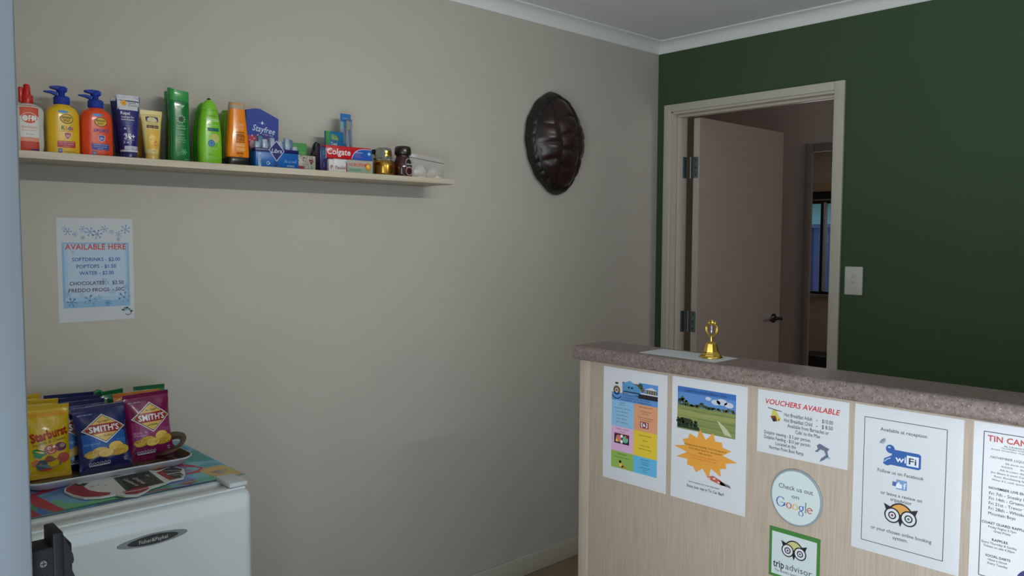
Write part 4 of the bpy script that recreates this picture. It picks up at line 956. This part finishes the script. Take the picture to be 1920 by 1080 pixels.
p = Print(.040, .204, flatmap(-.001)); p.rect(0, 0, 1, .13, (30, 110, 180), 1); p.rect(0, .13, 1, .55, (130, 160, 180), 1); p.text('Colgate', .55, .075, .03, (170, 206, 226), w=.6); p.rect(.3, .13, 1, .22, (90, 150, 196), 2); p.rect(0, .50, 1, 1, (60, 120, 180), 2); p.poly([(0, .8), (1, .5), (1, 1), (0, 1)], (110, 60, 130), 3); p.ring(.3, .30, .22, .2, (190, 100, 90), 3); p.ring(.75, .26, .2, .2, (190, 120, 120), 3); p.build(t)
b = MB(); M_BR = plastic('pale_brush_plastic', (206, 222, 232)); b.tube([(.006, -.006, .002), (.006, -.007, .06), (.007, -.006, .11), (.006, -.005, .15), (.006, -.006, .178)], [.0042, .0048, .003, .0022, .0038], M_BR, 10); b.build('brush', t)
b = MB(); b.box((.001, -.014, .150), (.011, -.008, .176), plastic('cream_bristles', (226, 220, 180)), .001); b.build('bristles', t)
b = MB(); Mbl = mat('blister_plastic', (235, 240, 245), .05, trans=.95); b.box((-.008, -.0175, .0), (.017, -.0168, .185), Mbl, .0003); b.build('blister', t)

# glass jar, gold coffee jar, dark lidded jar, brown coffee jar
M_CG = mat('smoky_clear_glass', (190, 196, 186), .06, trans=.75)
t = onshelf('glass_jar', 'small clear glass jar between the pale green box and the gold jar', 'jar', -1.722, x=.085)
b = MB(); b.lathe([(0, .014), (.002, .0165), (.008, .0165), (.012, .013), (.03, .0145), (.052, .0155), (.056, .012), (.060, .0115), (.062, .0165), (.072, .0165), (.0735, .012)], M_CG, 24); b.build('jar_body', t)
t = onshelf('coffee_jar', 'squat gold coffee jar with clear glass lid', 'jar', -1.681, x=.105)
b = MB(); b.lathe([(0, .034), (.003, .0385), (.010, .0395), (.030, .0395), (.044, .039), (.050, .0355), (.053, .030)], M_GOLD2 if 'M_GOLD2' in globals() else mat('gold_label_foil', (196, 150, 66), .22, 1), 32); b.build('jar_body', t)
b = MB(); b.lathe([(.052, .030), (.056, .0265), (.060, .0265), (.062, .028)], M_CG, 28); b.build('jar_neck', t)
b = MB(); b.lathe([(.061, .0285), (.063, .0305), (.066, .029), (.086, .0275), (.092, .027), (.0955, .0225), (.097, .012)], M_CG, 28); b.build('glass_lid', t)
bd = Body([(0, .0395, .0395, 2), (.053, .0395, .0395, 2)]); p = Print(.079, .053, bd.front); p.poly([(.60, .26), (.74, .24), (.80, .44), (.62, .46)], (140, 30, 26), 3); p.text('Gold', .70, .50, .11, (110, 24, 20), w=.2, L=4); p.rect(.30, .10, .33, .9, (120, 84, 30), 2); p.text('MOCCONA', .48, .16, .10, (90, 50, 20), w=.34, bold=.03); p.build(t)
bd = Body([(.06, .029, .029, 2), (.1, .0275, .0275, 2)]); p = Print(.056, .097, bd.front); p.rect(.30, .12, .74, .31, 'gold_foil', 3, 6, 2); p.text('N3', .44, .22, .10, (70, 40, 16), bold=.04, L=5); p.build(t, 'lid_label')
t = onshelf('jar', 'dark-lidded jar hidden between the gold jar and the brown jar', 'jar', -1.660, x=.040)
b = MB(); b.lathe([(0, .024), (.003, .027), (.05, .027), (.062, .021), (.066, .0205)], mat('dark_jar_glass', (30, 22, 18), .1, coat=.4), 26); b.build('jar_body', t)
b = MB(); b.lathe([(.066, .021), (.068, .0255), (.094, .0255), (.097, .022)], mat('black_lid', (14, 14, 14), .25), 26); b.build('lid', t)
t = onshelf('coffee_jar', 'dark brown coffee jar with dark lid and cup emblem', 'jar', -1.606, x=.112)
bd = Body(smoothsecs([(0, .026, .024, 2.3), (.003, .030, .028, 2.3), (.012, .0318, .0295, 2.3), (.040, .0318, .0295, 2.3), (.058, .0275, .026, 2.2), (.070, .0235, .0225, 2.1), (.076, .0235, .0225, 2)]))
bd.build('jar_body', mat('coffee_brown_glass', (58, 26, 24), .1, coat=.6), t)
b = MB(); b.lathe([(.075, .0245), (.078, .0285), (.082, .0295), (.098, .0285), (.105, .0265), (.1075, .020), (.1075, .002)], mat('dark_brown_lid', (34, 22, 20), .3, coat=.3), 30); b.build('lid', t)
p = Print(.064, .0765, bd.front); p.disk(.62, .42, .25, .27, (214, 200, 196), 2, 30); p.disk(.62, .42, .23, .245, (26, 18, 24), 3, 30); p.text('NESCAFE', .62, .42, .07, WH, w=.34, bold=.02, L=5); p.text('blend', .62, .53, .055, (190, 180, 190), w=.22)
p.disk(.60, .73, .235, .19, (214, 196, 190), 5, 30); p.disk(.60, .73, .21, .165, (70, 24, 24), 6, 30); p.rect(.5, .82, .92, .985, (150, 34, 36), 4, 5, 1); p.disk(.62, .72, .11, .07, (40, 18, 16), 7, 18); p.build(t)

# zip bag of white powder sachets
t = onshelf('zip_bag', 'clear zip bag of white laundry powder at the right end of the shelf', 'bag', -1.492, x=.100)
b = MB(); M_ZB = mat('clear_film', (206, 200, 194), .25, alpha=.45); 
def zbag(x, z, side):
    w = .078-.006*math.sin(PI*min(1, z/.06)); xx = x*w
    d = .016*(max(0, 1-abs(x)**2.4))*max(0, 1-(max(0, z-.03)/.032))*(.35+.65*min(1, z/.012))+.0006
    return (xx, -side*(d+.0009*math.sin(x*19+z*190)), z+(.0 if z < .05 else -.007*x*(z-.05)/.03))
for s in (1, -1):
    N, M = 22, 16; vs = [zbag(-1+2*i/N, .083*j/M, s) for j in range(M+1) for i in range(N+1)]
    b.add(vs, [(j*(N+1)+i, j*(N+1)+i+1, (j+1)*(N+1)+i+1, (j+1)*(N+1)+i) for j in range(M) for i in range(N)], M_ZB, True)
b.build('film', t)
b = MB()
b.tube([(-.074, -.0016, .0745), (0, -.0016, .067), (.074, -.0016, .0605)], .0011, mat('green_zip', (96, 120, 92), .4), 6); b.build('zip_seal', t)
b = MB(); b.box((-.078, -.0022, .0735), (-.052, -.0014, .0845), M_PLAIN, 0, (Vector((0, 1, 0)), .09), (-.065, 0, .078)); b.build('price_label', t)
M_PW = mat('white_powder', (240, 236, 232), .8, bump=(300, .5))
for k, (cx, w, h, dx) in enumerate(((-.030, .030, .046, 0), (.030, .038, .040, 0))):
    b = MB(); rr = []
    for j in range(9):
        q = j/8; z = .001+h*q; s = (1-q**2.6)**.5 if j < 8 else .08
        rr.append([(cx+w*s*math.cos(a)*(1+.10*math.sin(3*a+k*2)+.05*math.sin(7*a+q*9)), .012*s*math.sin(a)*(1+.12*math.sin(4*a+k)), z*(1+.06*math.sin(5*a+k))) for a in [2*PI*i/26 for i in range(26)]])
    b.loft(rr, M_PW); b.build('powder_pack', t)

# ------------------------------------------------------------------ the bar fridge
FZ = .835
fg = thing('bar_fridge', 'white bar fridge with oval badge below the shelf', 'fridge', (.28, -2.636, 0), PI/2)
M_FR = mat('white_fridge_enamel', (222, 230, 230), .28, coat=.2)
M_FG = mat('grey_gasket', (140, 146, 148), .6)
def frp(name, lo, hi, m, bev, label=None):      # local: x along the front, -y towards the room
    b = MB(); b.box(lo, hi, m, bev, seg=3); return b.build(name, fg, None, label)
frp('cabinet', (-.245, -.215, .012), (.245, .225, FZ), M_FR, .006)
for sx in (-.2, .2):
    for sy in (-.18, .18):
        b = MB(); b.lathe([(0, .016), (.014, .014)], M_BLK, 12, (sx, sy)); b.build('foot', fg)
frp('door_gasket', (-.238, -.232, .05), (.238, -.214, FZ-.012), M_FG, .002)
b = MB(); rings = []; R_ = .026
for z, i in ((.045, .010), (.047, .004), (.055, 0), (FZ-.052, 0), (FZ-.049, -.0006), (FZ-.046, 0), (FZ-.024, .0005), (FZ-.014, .004), (FZ-.0085, .010), (FZ-.007, .018)):
    rings.append(rrect(-.248+i, -.298+i, .248-i, -.232, (.003, .003, R_-i*.6, R_-i*.6)))
    rings[-1] = [(x, y, z) for x, y in rings[-1]]
b.loft(rings, M_FR); b.build('door', fg)
b = MB(); b.box((-.24, -.278, FZ-.0075), (.236, -.240, FZ-.0015), M_FR, .002); b.build('door_top_ridge', fg)
b = MB(); b.box((.196, -.276, FZ-.001), (.243, -.19, FZ+.011), mat('white_hinge_cap', (206, 212, 214), .4), .0035); b.build('hinge_cap', fg)
b = MB(); b.lathe([(FZ-.010, .004), (FZ+.0, .004)], M_STEEL, 10, (.232, -.262)); b.build('hinge_pin', fg)
def ell(cx, cz, rx, rz_, y0, y1, m, name, lab=None):
    b = MB(); b.loft([[(cx+rx*q*math.copysign(abs(math.cos(a))**1.25, math.cos(a)), y, cz+rz_*q*math.sin(a)) for a in [2*PI*k/40 for k in range(40)]] for y, q in ((y0, 1), ((y0+y1)/2, 1), (y1, .97))], m, smooth=False); return b.build(name, fg, None, lab)
ell(.006, .764, .078, .0135, -.2975, -.3000, mat('silver_badge', (150, 156, 158), .35, .6), 'badge', 'silver oval badge')
ell(.006, .764, .056, .0108, -.2995, -.3008, mat('dark_badge', (62, 66, 66), .3, .3), 'badge_plate', 'dark oval plate with brand lettering')
p = Print(.112, .022, lambda x, z, o: (x+.006, -.3009-o, z+.753)); p.text('Fisher&Paykel', .5, .5, .40, (206, 210, 210), w=.56, L=2); p.build(fg)
b = MB(); b.prism([(0, .0), (.016, -.004), (.014, .004), (.004, .024)], 0, .006, mat('dark_red_plastic', (130, 24, 22), .4), 'xz')
o = b.build('peg'); o.location = (.47, -2.3908, .776); o.rotation_euler = (0, 0, PI/2); tag(o, 'tiny dark red peg sticking out at the right side of the fridge', 'peg')

# placemat draped over the fridge front edge
mt = thing('placemat', 'colourful blue and green painted mat covering the fridge top', 'mat', (.246, -2.613, FZ+.0005), PI/2)
b = MB(); M_WC = watercolour_mat(); NX, NY = 30, 30; MW, MD = .500, .468
def matz(x, y):
    z = .0012+.0012*math.sin(x*23+1)*math.sin(y*15)*(1 if y < 0 else .4)
    e = max(0, -y-.205)/.03; return z+e*.0035*max(0, math.sin(x*9+.6))
def mp(x, y, o): return (x, y, matz(x, y)+.0008+o)
vs = [(-MW/2+MW*i/NX, -MD/2+MD*j/NY, matz(-MW/2+MW*i/NX, -MD/2+MD*j/NY)+d) for d in (.0007, 0) for j in range(NY+1) for i in range(NX+1)]
n = (NX+1)*(NY+1); fs = [(j*(NX+1)+i, j*(NX+1)+i+1, (j+1)*(NX+1)+i+1, (j+1)*(NX+1)+i) for j in range(NY) for i in range(NX)]
b.add(vs, fs+[tuple(q+n for q in f)[::-1] for f in fs], M_WC, True); b.build('mat_sheet', mt)
p = Print(MW, MD, lambda x, z, o: mp(x, z-MD/2, o))
# v runs from the wall (0) to the fridge front (1), u from the entry side to the far side
p.poly([(.08, .70), (.20, .66), (.36, .72), (.50, .80), (.66, .93), (.60, .985), (.06, .985), (.03, .93)], (70, 150, 120), 1)
p.poly([(.15, .78), (.30, .80), (.42, .90), (.36, .97), (.16, .96)], (110, 186, 140), 2); p.poly([(.44, .955), (.66, .93), (.86, .90), (.92, .985), (.44, .985)], (96, 184, 150), 2)
p.poly([(.085, .615), (.115, .61), (.165, .965), (.125, .975), (.075, .80)], (186, 54, 70), 3); p.poly([(.0, .74), (.03, .72), (.06, .90), (.07, .99), (.0, .99)], (170, 44, 84), 3)
p.poly([(.02, .70), (.07, .69), (.08, .80), (.11, .97), (.07, .975), (.03, .80)], (60, 110, 190), 2); p.poly([(.10, .60), (.17, .56), (.23, .60), (.17, .62), (.11, .64)], (176, 60, 84), 3); p.poly([(.0, .52), (.10, .50), (.13, .53), (.0, .55)], (176, 50, 70), 3)
p.poly([(.0, .40), (.08, .40), (.12, .48), (.0, .48)], (140, 40, 50), 3); p.poly([(.18, .50), (.30, .46), (.42, .50), (.34, .62), (.2, .6)], (110, 130, 200), 2)
p.poly([(.27, .50), (.34, .46), (.40, .50), (.34, .56), (.30, .60), (.27, .56)], (206, 96, 70), 3); p.poly([(.34, .49), (.40, .48), (.39, .56), (.34, .57)], (226, 176, 110), 4)
p.poly([(.62, .66), (.70, .52), (.80, .52), (.86, .62), (.90, .72), (.84, .80), (.74, .78), (.66, .74)], (196, 66, 90), 3); p.ring(.77, .64, .05, .3, (150, 130, 190), 4); p.line([(.70, .60), (.75, .70), (.82, .72)], .012, (226, 110, 110), 5)
p.poly([(.60, .60), (.68, .56), (.72, .62), (.66, .66)], (226, 160, 110), 4)
p.poly([(.84, .78), (.90, .70), (.99, .74), (.995, .98), (.90, .98), (.86, .90)], (214, 180, 110), 3); p.poly([(.86, .66), (.95, .64), (.99, .70), (.90, .74)], (90, 170, 190), 4)
for k in range(5): p.line([(.88+k*.02, .82), (.93+k*.015, .95)], .007, (110, 150, 190), 5)
p.poly([(.66, .93), (.76, .90), (.80, .93), (.72, .98)], (176, 50, 76), 4); p.poly([(.50, .965), (.60, .955), (.64, .985), (.50, .985)], (170, 44, 60), 4); p.poly([(.30, .972), (.50, .972), (.50, .985), (.30, .985)], (186, 140, 90), 4)
p.poly([(.90, .30), (.99, .34), (.99, .60), (.88, .54)], (70, 160, 150), 3); p.poly([(.86, .10), (.98, .12), (.98, .26), (.90, .26)], (70, 150, 190), 3); p.poly([(.55, .42), (.80, .40), (.86, .50), (.60, .50)], (100, 150, 210), 2)
p.build(mt)

# flat cut-out festive plaque
pl = thing('festive_plaque', 'flat cut-out santa plaque with black countdown board lying on the mat', 'decoration', (.378, -2.610, FZ+.0045), PI/2)
def P2(x, y): return (y+2.610, -(x-.378))     # world to local on the plaque
out = [P2(*q) for q in ((.345, -2.752), (.316, -2.744), (.296, -2.725), (.284, -2.700), (.283, -2.668), (.290, -2.648), (.272, -2.612), (.275, -2.588), (.298, -2.572), (.297, -2.540), (.315, -2.528), (.302, -2.497), (.309, -2.478), (.345, -2.470), (.385, -2.482), (.422, -2.500), (.424, -2.533), (.436, -2.552), (.450, -2.590), (.468, -2.606), (.487, -2.632), (.472, -2.656), (.446, -2.668), (.444, -2.700), (.426, -2.730), (.385, -2.746))]
b = MB(); b.prism([(x*1.0, y) for x, y in out], 0, .0045, mat('white_painted_wood', (214, 216, 212), .45)); b.build('plaque_board', pl)
PW, PH = .30, .23
p = Print(PW, PH, lambda x, z, o: (x, z-PH/2, .0046+o))
def U(x, y): q = P2(x, y); return (q[0]/PW+.5, .5-q[1]/PH)
RD = (150, 28, 36)
p.poly([U(*q) for q in ((.344, -2.748), (.318, -2.741), (.298, -2.722), (.292, -2.712), (.33, -2.706), (.37, -2.705), (.400, -2.694), (.425, -2.672), (.440, -2.680), (.438, -2.702), (.420, -2.728), (.382, -2.742))], RD, 2)
for dx, dy in ((0, 0), (.008, .006), (-.002, .012)): p.poly([U(*q) for q in ((.303+dx, -2.712+dy), (.312+dx, -2.722+dy), (.322+dx, -2.712+dy), (.312+dx, -2.700+dy))], (40, 90, 46), 3)
p.disk(*U(.312, -2.706), .010, c=(190, 40, 40), L=4, n=10)
for y in (-2.676, -2.664): p.disk(*U(.350+(y+2.67)*1.2, y), .010, .007, (40, 36, 40), 3, 10)
p.disk(*U(.345, -2.690), .022, c=(206, 178, 164), L=2, n=14)
for k in range(12): p.disk(*U(.31+.012*(k % 5)+.08*(k % 2), -2.655+.0035*k-.02*(k % 3)), .005, c=(150, 160, 176), L=3, n=8)
p.poly([U(*q) for q in ((.306, -2.631), (.300, -2.544), (.431, -2.551), (.444, -2.642))], (22, 78, 50), 3); p.poly([U(*q) for q in ((.310, -2.622), (.306, -2.550), (.426, -2.557), (.438, -2.634))], (30, 28, 28), 4)
def vt(s, x, y, h, w): u, v = U(x, y); p.text(s, u, v, h, (214, 206, 190), w=w, rot=-PI/2, L=6)
p.text('days', *U(.345, -2.560), .04, (214, 206, 190), rot=-1.5, L=6); p.text('Countdown to', *U(.375, -2.610), .05, (226, 226, 220), rot=-1.5, w=.27, L=6); p.text('Christmas', *U(.375, -2.590), .05, (226, 226, 220), rot=-1.5, w=.22, L=6)
p.poly([U(*q) for q in ((.290, -2.645), (.274, -2.612), (.277, -2.592), (.290, -2.590), (.296, -2.625))], (120, 36, 34), 5)
p.poly([U(*q) for q in ((.440, -2.652), (.432, -2.620), (.436, -2.592), (.455, -2.596), (.470, -2.612), (.478, -2.632), (.464, -2.650))], (150, 34, 40), 5); p.line([U(.446, -2.655), U(.452, -2.62), U(.447, -2.596)], .012, WH, 6)
p.poly([U(*q) for q in ((.330, -2.535), (.325, -2.520), (.42, -2.520), (.418, -2.534))], RD, 4)
p.poly([U(*q) for q in ((.312, -2.505), (.306, -2.485), (.345, -2.474), (.366, -2.488), (.362, -2.518), (.325, -2.520))], (34, 28, 28), 5); p.poly([U(*q) for q in ((.372, -2.490), (.400, -2.492), (.418, -2.505), (.416, -2.520), (.370, -2.519))], (34, 28, 28), 5)
p.line([U(.330, -2.515), U(.350, -2.488), U(.36, -2.482)], .006, WH, 6); p.line([U(.38, -2.515), U(.395, -2.495), U(.41, -2.50)], .006, WH, 6)
p.build(pl)

# serving tray with looped handle
ty = thing('serving_tray', 'white-edged brown tray holding the snack packets on the fridge', 'tray', (.190, -2.625, FZ+.0048), PI/2)
M_TW = mat('white_melamine', (206, 212, 218), .3); M_TB = mat('brown_tray_print', (96, 78, 58), .3, noise=(30, .5))
def trr(i, z, n=8):
    x0, x1, y0, y1 = -.200+i, .205-i, -.118+i, .125-i
    r = .045-i*.6; return [(x, y, z) for x, y in rrect(x0, y0, x1, y1, (r, r, r, r), n)]
b = MB(); b.loft([trr(.022, 0), trr(.018, .002), trr(.006, .016), trr(0, .0205), trr(.0005, .0225), trr(.003, .0228)], M_TW, caps=False)
q = trr(.022, 0); b.add(q, [tuple(range(len(q)))[::-1]], M_TW); b.build('tray_rim', ty)
b = MB(); b.loft([trr(.0036, .0226), trr(.010, .016), trr(.022, .0035)], M_TB, caps=False); q = trr(.022, .0035); b.add(q, [tuple(range(len(q)))], M_TB); b.build('tray_floor', ty)
b = MB(); N = 36; A = []; Bq = []
for k in range(N):
    a = 2*PI*k/N; c_ = math.cos(a); A.append((.176+.044*c_, .020+.078*math.sin(a), .012+.022*(1+c_))); Bq.append((.192+.014*c_, .012+.024*math.sin(a), .034+.008*(c_)))
b.loft([A, [(x, y, z+.002) for x, y, z in A], [(x, y, z+.002) for x, y, z in Bq], Bq, A], M_TB, caps=False); b.build('tray_handle', ty)
b = MB(); b.tube([(x, y, z+.001) for x, y, z in Bq], .0011, M_TW, 6, True); b.build('handle_rim', ty)

# snack packets ------------------------------------------------------------------
class Packet:
    def __init__(s, w, h, d, seed=0, power=2.2): s.w, s.h, s.d, s.s, s.p = w, h, d, seed, power
    def hw(s, z): t = z/s.h; return s.w/2*(1-.07*math.sin(PI*t)**1.0)
    def dep(s, x, z):
        t = z/s.h; c = .012/s.h
        if t < c or t > 1-c: return .0007
        q = (t-c)/(1-2*c); r = min(1, abs(x)/s.hw(z))
        base = s.d*(math.sin(PI*q)**.62)*(1-r**s.p)**.75
        wr = .0016*math.sin(x*150+s.s+z*60)*math.exp(-((q-1)/.22)**2)+.0014*math.sin(x*120-z*80+s.s*2)*math.exp(-(q/.2)**2)+.0022*math.sin(z*140+s.s)*max(0, r-.55)
        return .0009+max(0, base+wr*min(1, 4*(1-r)+.2))
    def front(s, x, z, o): x = max(-s.hw(z)*.998, min(s.hw(z)*.998, x)); return (x, -s.dep(x, z)-o*2-.0003, z)
    def build(s, m, parent, crimp):
        b = MB(); N, M = 26, 34
        for sg in (1, -1):
            vs = []
            for j in range(M+1):
                z = s.h*j/M; w = s.hw(z)
                for i in range(N+1):
                    x = w*(-1+2*i/N); vs.append((x, -sg*s.dep(x, z), z))
            b.add(vs, [(j*(N+1)+i, j*(N+1)+i+1, (j+1)*(N+1)+i+1, (j+1)*(N+1)+i) for j in range(M) for i in range(N)], m, True)
        b.build('packet_body', parent)
        for z0 in (.0005, s.h-.0105):
            b = MB(); K = 8; w = s.w/2*.995; vs = []
            for j in range(K*2+1):
                z = z0+.010*j/(K*2); y = .0011+(.0007 if j % 2 else 0)
                vs += [(-w, -y, z), (w, -y, z), (w, y, z), (-w, y, z)]
            b.add(vs, [(j*4+k, j*4+(k+1) % 4, j*4+4+(k+1) % 4, j*4+4+k) for j in range(K*2) for k in range(4)], crimp); b.build('crimped_seal', parent)
def packet(label, y, x, rz, tilt, pk, col, name='snack_packet', roll=0, z=None, group=None):
    t = thing(name, label, 'packet', (x, y, z or FZ+.0095), 0, group); t.rotation_euler = (Matrix.Rotation(PI/2+rz, 3, 'Z') @ Matrix.Rotation(roll, 3, 'Y') @ Matrix.Rotation(-tilt, 3, 'X')).to_euler()
    m = mat('film_%d_%d_%d' % col, col, .2, coat=.5, bump=(55, .35)); pk.build(m, t, m); return t
def chips(p, hi, tint):
    C1, C2, C3 = (226, 186, 70), (206, 160, 50), (240, 206, 100)
    for k, (u, v, ru, rv, c) in enumerate(((.28, .725, .17, .055, C2), (.40, .70, .16, .062, C1), (.70, .66, .15, .075, C3), (.82, .72, .13, .070, C1), (.72, .75, .17, .048, C2), (.50, .735, .15, .062, C3), (.24, .75, .10, .035, C1))):
        p.disk(u, v, ru, rv, (170, 120, 30), 3+k*.6, 22); p.disk(u, v-.003, ru*.93, rv*.92, c, 3.3+k*.6, 22)
        for q in range(3): p.line([(u-ru*.6+q*ru*.4, v+rv*.3), (u-ru*.2+q*ru*.4, v-rv*.4)], .008, C2 if c != C2 else (180, 130, 40), 3.6+k*.6)
def smith_print(t, pk, base, lite, flav, fc):
    p = Print(pk.w, pk.h, pk.front, .28)
    p.rect(.10, .42, .90, .74, lite, 1, 10, 8); p.rect(.16, .50, .84, .66, lite, 1.4, 8, 4)
    def dia(cx, cy, rx, ry, c, L):
        n = 8; ring = []
        cs = [(cx-rx, cy), (cx, cy-ry), (cx+rx, cy), (cx, cy+ry)]
        for a, q in zip(cs, cs[1:]+cs[:1]):
            for i in range(n): ring.append((a[0]+(q[0]-a[0])*i/n, a[1]+(q[1]-a[1])*i/n))
        p.put([(cx, cy)]+[(cx+(u-cx)*.5, cy+(v-cy)*.5) for u, v in ring]+ring, [(0, 1+i, 1+(i+1) % 32) for i in range(32)]+[(1+i, 33+i, 33+(i+1) % 32, 1+(i+1) % 32) for i in range(32)], c, L)
    cx, cy = .52, .365
    dia(cx, cy, .41, .225, WH, 2); dia(cx, cy, .385, .208, (24, 26, 60), 2.6); dia(cx, cy, .365, .196, (226, 190, 96), 3.2)
    p.rect(.26, .295, .78, .435, (160, 30, 34), 4, 8, 3); p.poly([(.17, .365), (.26, .297), (.26, .433)], (160, 30, 34), 4); p.poly([(.87, .365), (.78, .297), (.78, .433)], (160, 30, 34), 4)
    p.line([(.24, .292), (.8, .292)], .012, (226, 190, 110), 4.4); p.line([(.24, .440), (.8, .440)], .012, (226, 190, 110), 4.4)
    p.text("SMITH'S", .52, .365, .088, (240, 240, 244), w=.56, bold=.06, L=6); p.text('The Original', .52, .255, .030, (30, 28, 40), w=.24, sh=.3, rot=.1, L=6); p.text('and the Best', .52, .475, .030, (30, 28, 40), w=.24, sh=.3, L=6)
    for i, s in enumerate(flav): p.text(s, .26, .575+i*.04, .032, fc, w=.28, bold=.02, L=4)
    p.text('BEST BEFORE', .22, .125, .018, (200, 204, 226), w=.26, L=4); p.text('100% Aussie', .82, .56, .02, fc, w=.18, L=3); p.text('potatoes', .82, .59, .018, fc, w=.16, L=3)
    chips(p, None, None)
    p.rect(.16, .868, .58, .90, (30, 30, 50), 3, 6)
    for k in range(6): p.ring(.20+k*.068, .865, .028, .3, (214, 216, 226), 4+.1*k, n=12)
    p.rect(.18, .885, .56, .90, (206, 210, 224), 5, 6); p.text('NET', .86, .84, .02, (190, 196, 220)); p.text('45g', .86, .87, .022, (190, 196, 220)); p.build(t)
NV, LB = (24, 36, 92), (36, 96, 172)
pk = Packet(.128, .172, .021, 1)
t = packet("dark blue crisp packet with red and gold diamond logo, frontmost", -2.624, .232, -.02, .30, pk, NV, roll=-.03); smith_print(t, pk, NV, LB, ('Original',), (120, 190, 240))
for k, (yy, xx, ti, lab, hh) in enumerate(((-2.660, .178, .22, 'dark blue crisp packet directly behind the frontmost blue one', .178), (-2.665, .134, .16, 'dark blue crisp packet third from the front of the blue ones', .182), (-2.672, .094, .12, 'dark blue crisp packet rearmost against the wall', .186))):
    pk = Packet(.126, hh, .014, 3+k); t = packet(lab, yy, xx, .05, ti, pk, NV, roll=.02*k); smith_print(t, pk, NV, LB, ('Original',), (120, 190, 240))
MG = (122, 20, 76); pk = Packet(.122, .182, .022, 5)
t = packet('magenta crisp packet with red and gold diamond logo, right end of tray', -2.499, .196, .04, .16, pk, MG, roll=-.02); smith_print(t, pk, MG, (150, 44, 104), ('Salt &', 'Vinegar'), (226, 160, 200))
pk = Packet(.120, .180, .014, 8); t = packet('orange crisp packet squeezed between the blue and magenta packets', -2.512, .150, -.10, .14, pk, (206, 128, 36), roll=-.02); smith_print(t, pk, None, (214, 150, 60), ('Barbecue',), (250, 220, 160))
GNC = (20, 110, 62); pk = Packet(.085, .186, .013, 9); t = packet('green crisp packet, its top edge showing behind the magenta packet', -2.470, .108, 0, .10, pk, GNC, roll=.015); smith_print(t, pk, None, (40, 140, 80), ('Chicken',), (200, 236, 200))
pk = Packet(.080, .180, .012, 11); t = packet('green crisp packet with curled top, in the gap right of the blue packets', -2.560, .080, .1, .06, pk, GNC, roll=-.05)
b = MB(); b.tube([(-.028+.009*math.cos(a), -.004, .176+.009*math.sin(a)) for a in [k*PI/7 for k in range(12)]], .0045, mat('film_20_110_62', GNC), 10); b.build('curled_corner', t)

YL = (208, 176, 18)
def sweets(label, y, x, rz, tilt, hh, full, roll=0):
    pk = Packet(.112, hh, .019, y*100); t = packet(label, y, x, rz, tilt, pk, YL, 'sweet_packet', roll)
    p = Print(pk.w, pk.h, pk.front, .3); R3 = (186, 34, 30)
    p.rect(.06, .10, .94, .16, (214, 150, 20), 1, 10, 2); p.rect(.06, .20, .94, .30, (206, 170, 30), 1, 10, 2)
    p.poly([(.02, .50), (.10, .42), (.40, .33), (.66, .27), (.90, .27), (.80, .36), (.40, .44)], (206, 200, 110), 2)
    p.text('Starburst', .54, .395, .125, (110, 20, 16), w=.76, bold=.07, rot=.20, L=4); p.text('Starburst', .54, .39, .115, R3, w=.74, bold=.05, rot=.20, L=5)
    p.text('Squirts & Chews', .54, .50, .04, (150, 80, 20), w=.68, rot=.17, L=4)
    p.poly([(.20, .60), (.28, .585), (.42, .625), (.50, .61), (.52, .66), (.42, .68), (.34, .72), (.24, .70)], (30, 130, 70), 4)
    p.disk(.56, .61, .14, .065, (196, 90, 60), 4); p.disk(.76, .585, .13, .06, (96, 40, 76), 4); p.disk(.80, .57, .06, .03, (170, 140, 120), 5)
    p.disk(.52, .59, .035, c=(236, 230, 210), L=6); p.disk(.62, .575, .03, c=(236, 230, 210), L=6); p.disk(.525, .592, .015, c=(30, 30, 40), L=7); p.ring(.57, .62, .06, .25, (240, 220, 190), 6, a0=.2, a1=PI-.2)
    p.disk(.28, .78, .10, .05, (200, 110, 60), 3); p.disk(.82, .74, .13, .07, (186, 84, 70), 3)
    p.poly([(.26, .80), (.34, .74), (.50, .75), (.56, .70), (.64, .74), (.76, .74), (.78, .83), (.62, .86), (.50, .86), (.30, .87)], (70, 92, 108), 5)
    p.poly([(.44, .74), (.50, .69), (.58, .70), (.66, .76), (.56, .78), (.48, .78)], (140, 76, 60), 6); p.poly([(.30, .875), (.5, .86), (.62, .87), (.52, .90), (.4, .895)], (186, 70, 50), 4)
    for k in range(6): p.disk(.14+.02*(k % 2), .86+.012*k, .012, c=(210, 206, 170), L=4, n=8)
    p.build(t); return t
sweets('bright yellow sweet packet with red lettering, front left on the tray', -2.754, .200, 0, .18, .182, True, .03)
sweets('yellow sweet packet behind the front left one', -2.772, .148, 0, .12, .190, False, .05)
sweets('yellow sweet packet rearmost of the yellow ones, against the wall', -2.790, .104, .05, .10, .196, False, -.02)
GROUPS = {'snack_packet': 'crisp packets on the tray', 'sweet_packet': 'yellow sweet packets on the tray', 'pump_bottle': 'sunscreen pump bottles on the shelf',
          'squeeze_tube': 'squeeze tubes on the shelf', 'shampoo_bottle': 'shampoo bottles on the shelf', 'shower_gel_bottle': 'shower gel bottles on the shelf',
          'medicine_box': 'painkiller boxes on the shelf', 'toothbrush_pack': 'toothbrush packs on the shelf', 'coffee_jar': 'coffee jars on the shelf',
          'carton': 'cartons on the shelf', 'sticker': 'stickers on the counter front'}
for o in bpy.data.objects:
    if o.parent is None and 'category' in o:
        k = o.name.split('.')[0]
        if k in GROUPS: o['group'] = GROUPS[k]
        elif k == 'notice' and o.location.y > -1.6: o['group'] = 'notices on the counter front'
print('objects', len(bpy.data.objects), 'tris', sum(len(o.data.polygons) for o in bpy.data.objects if o.type == 'MESH'))
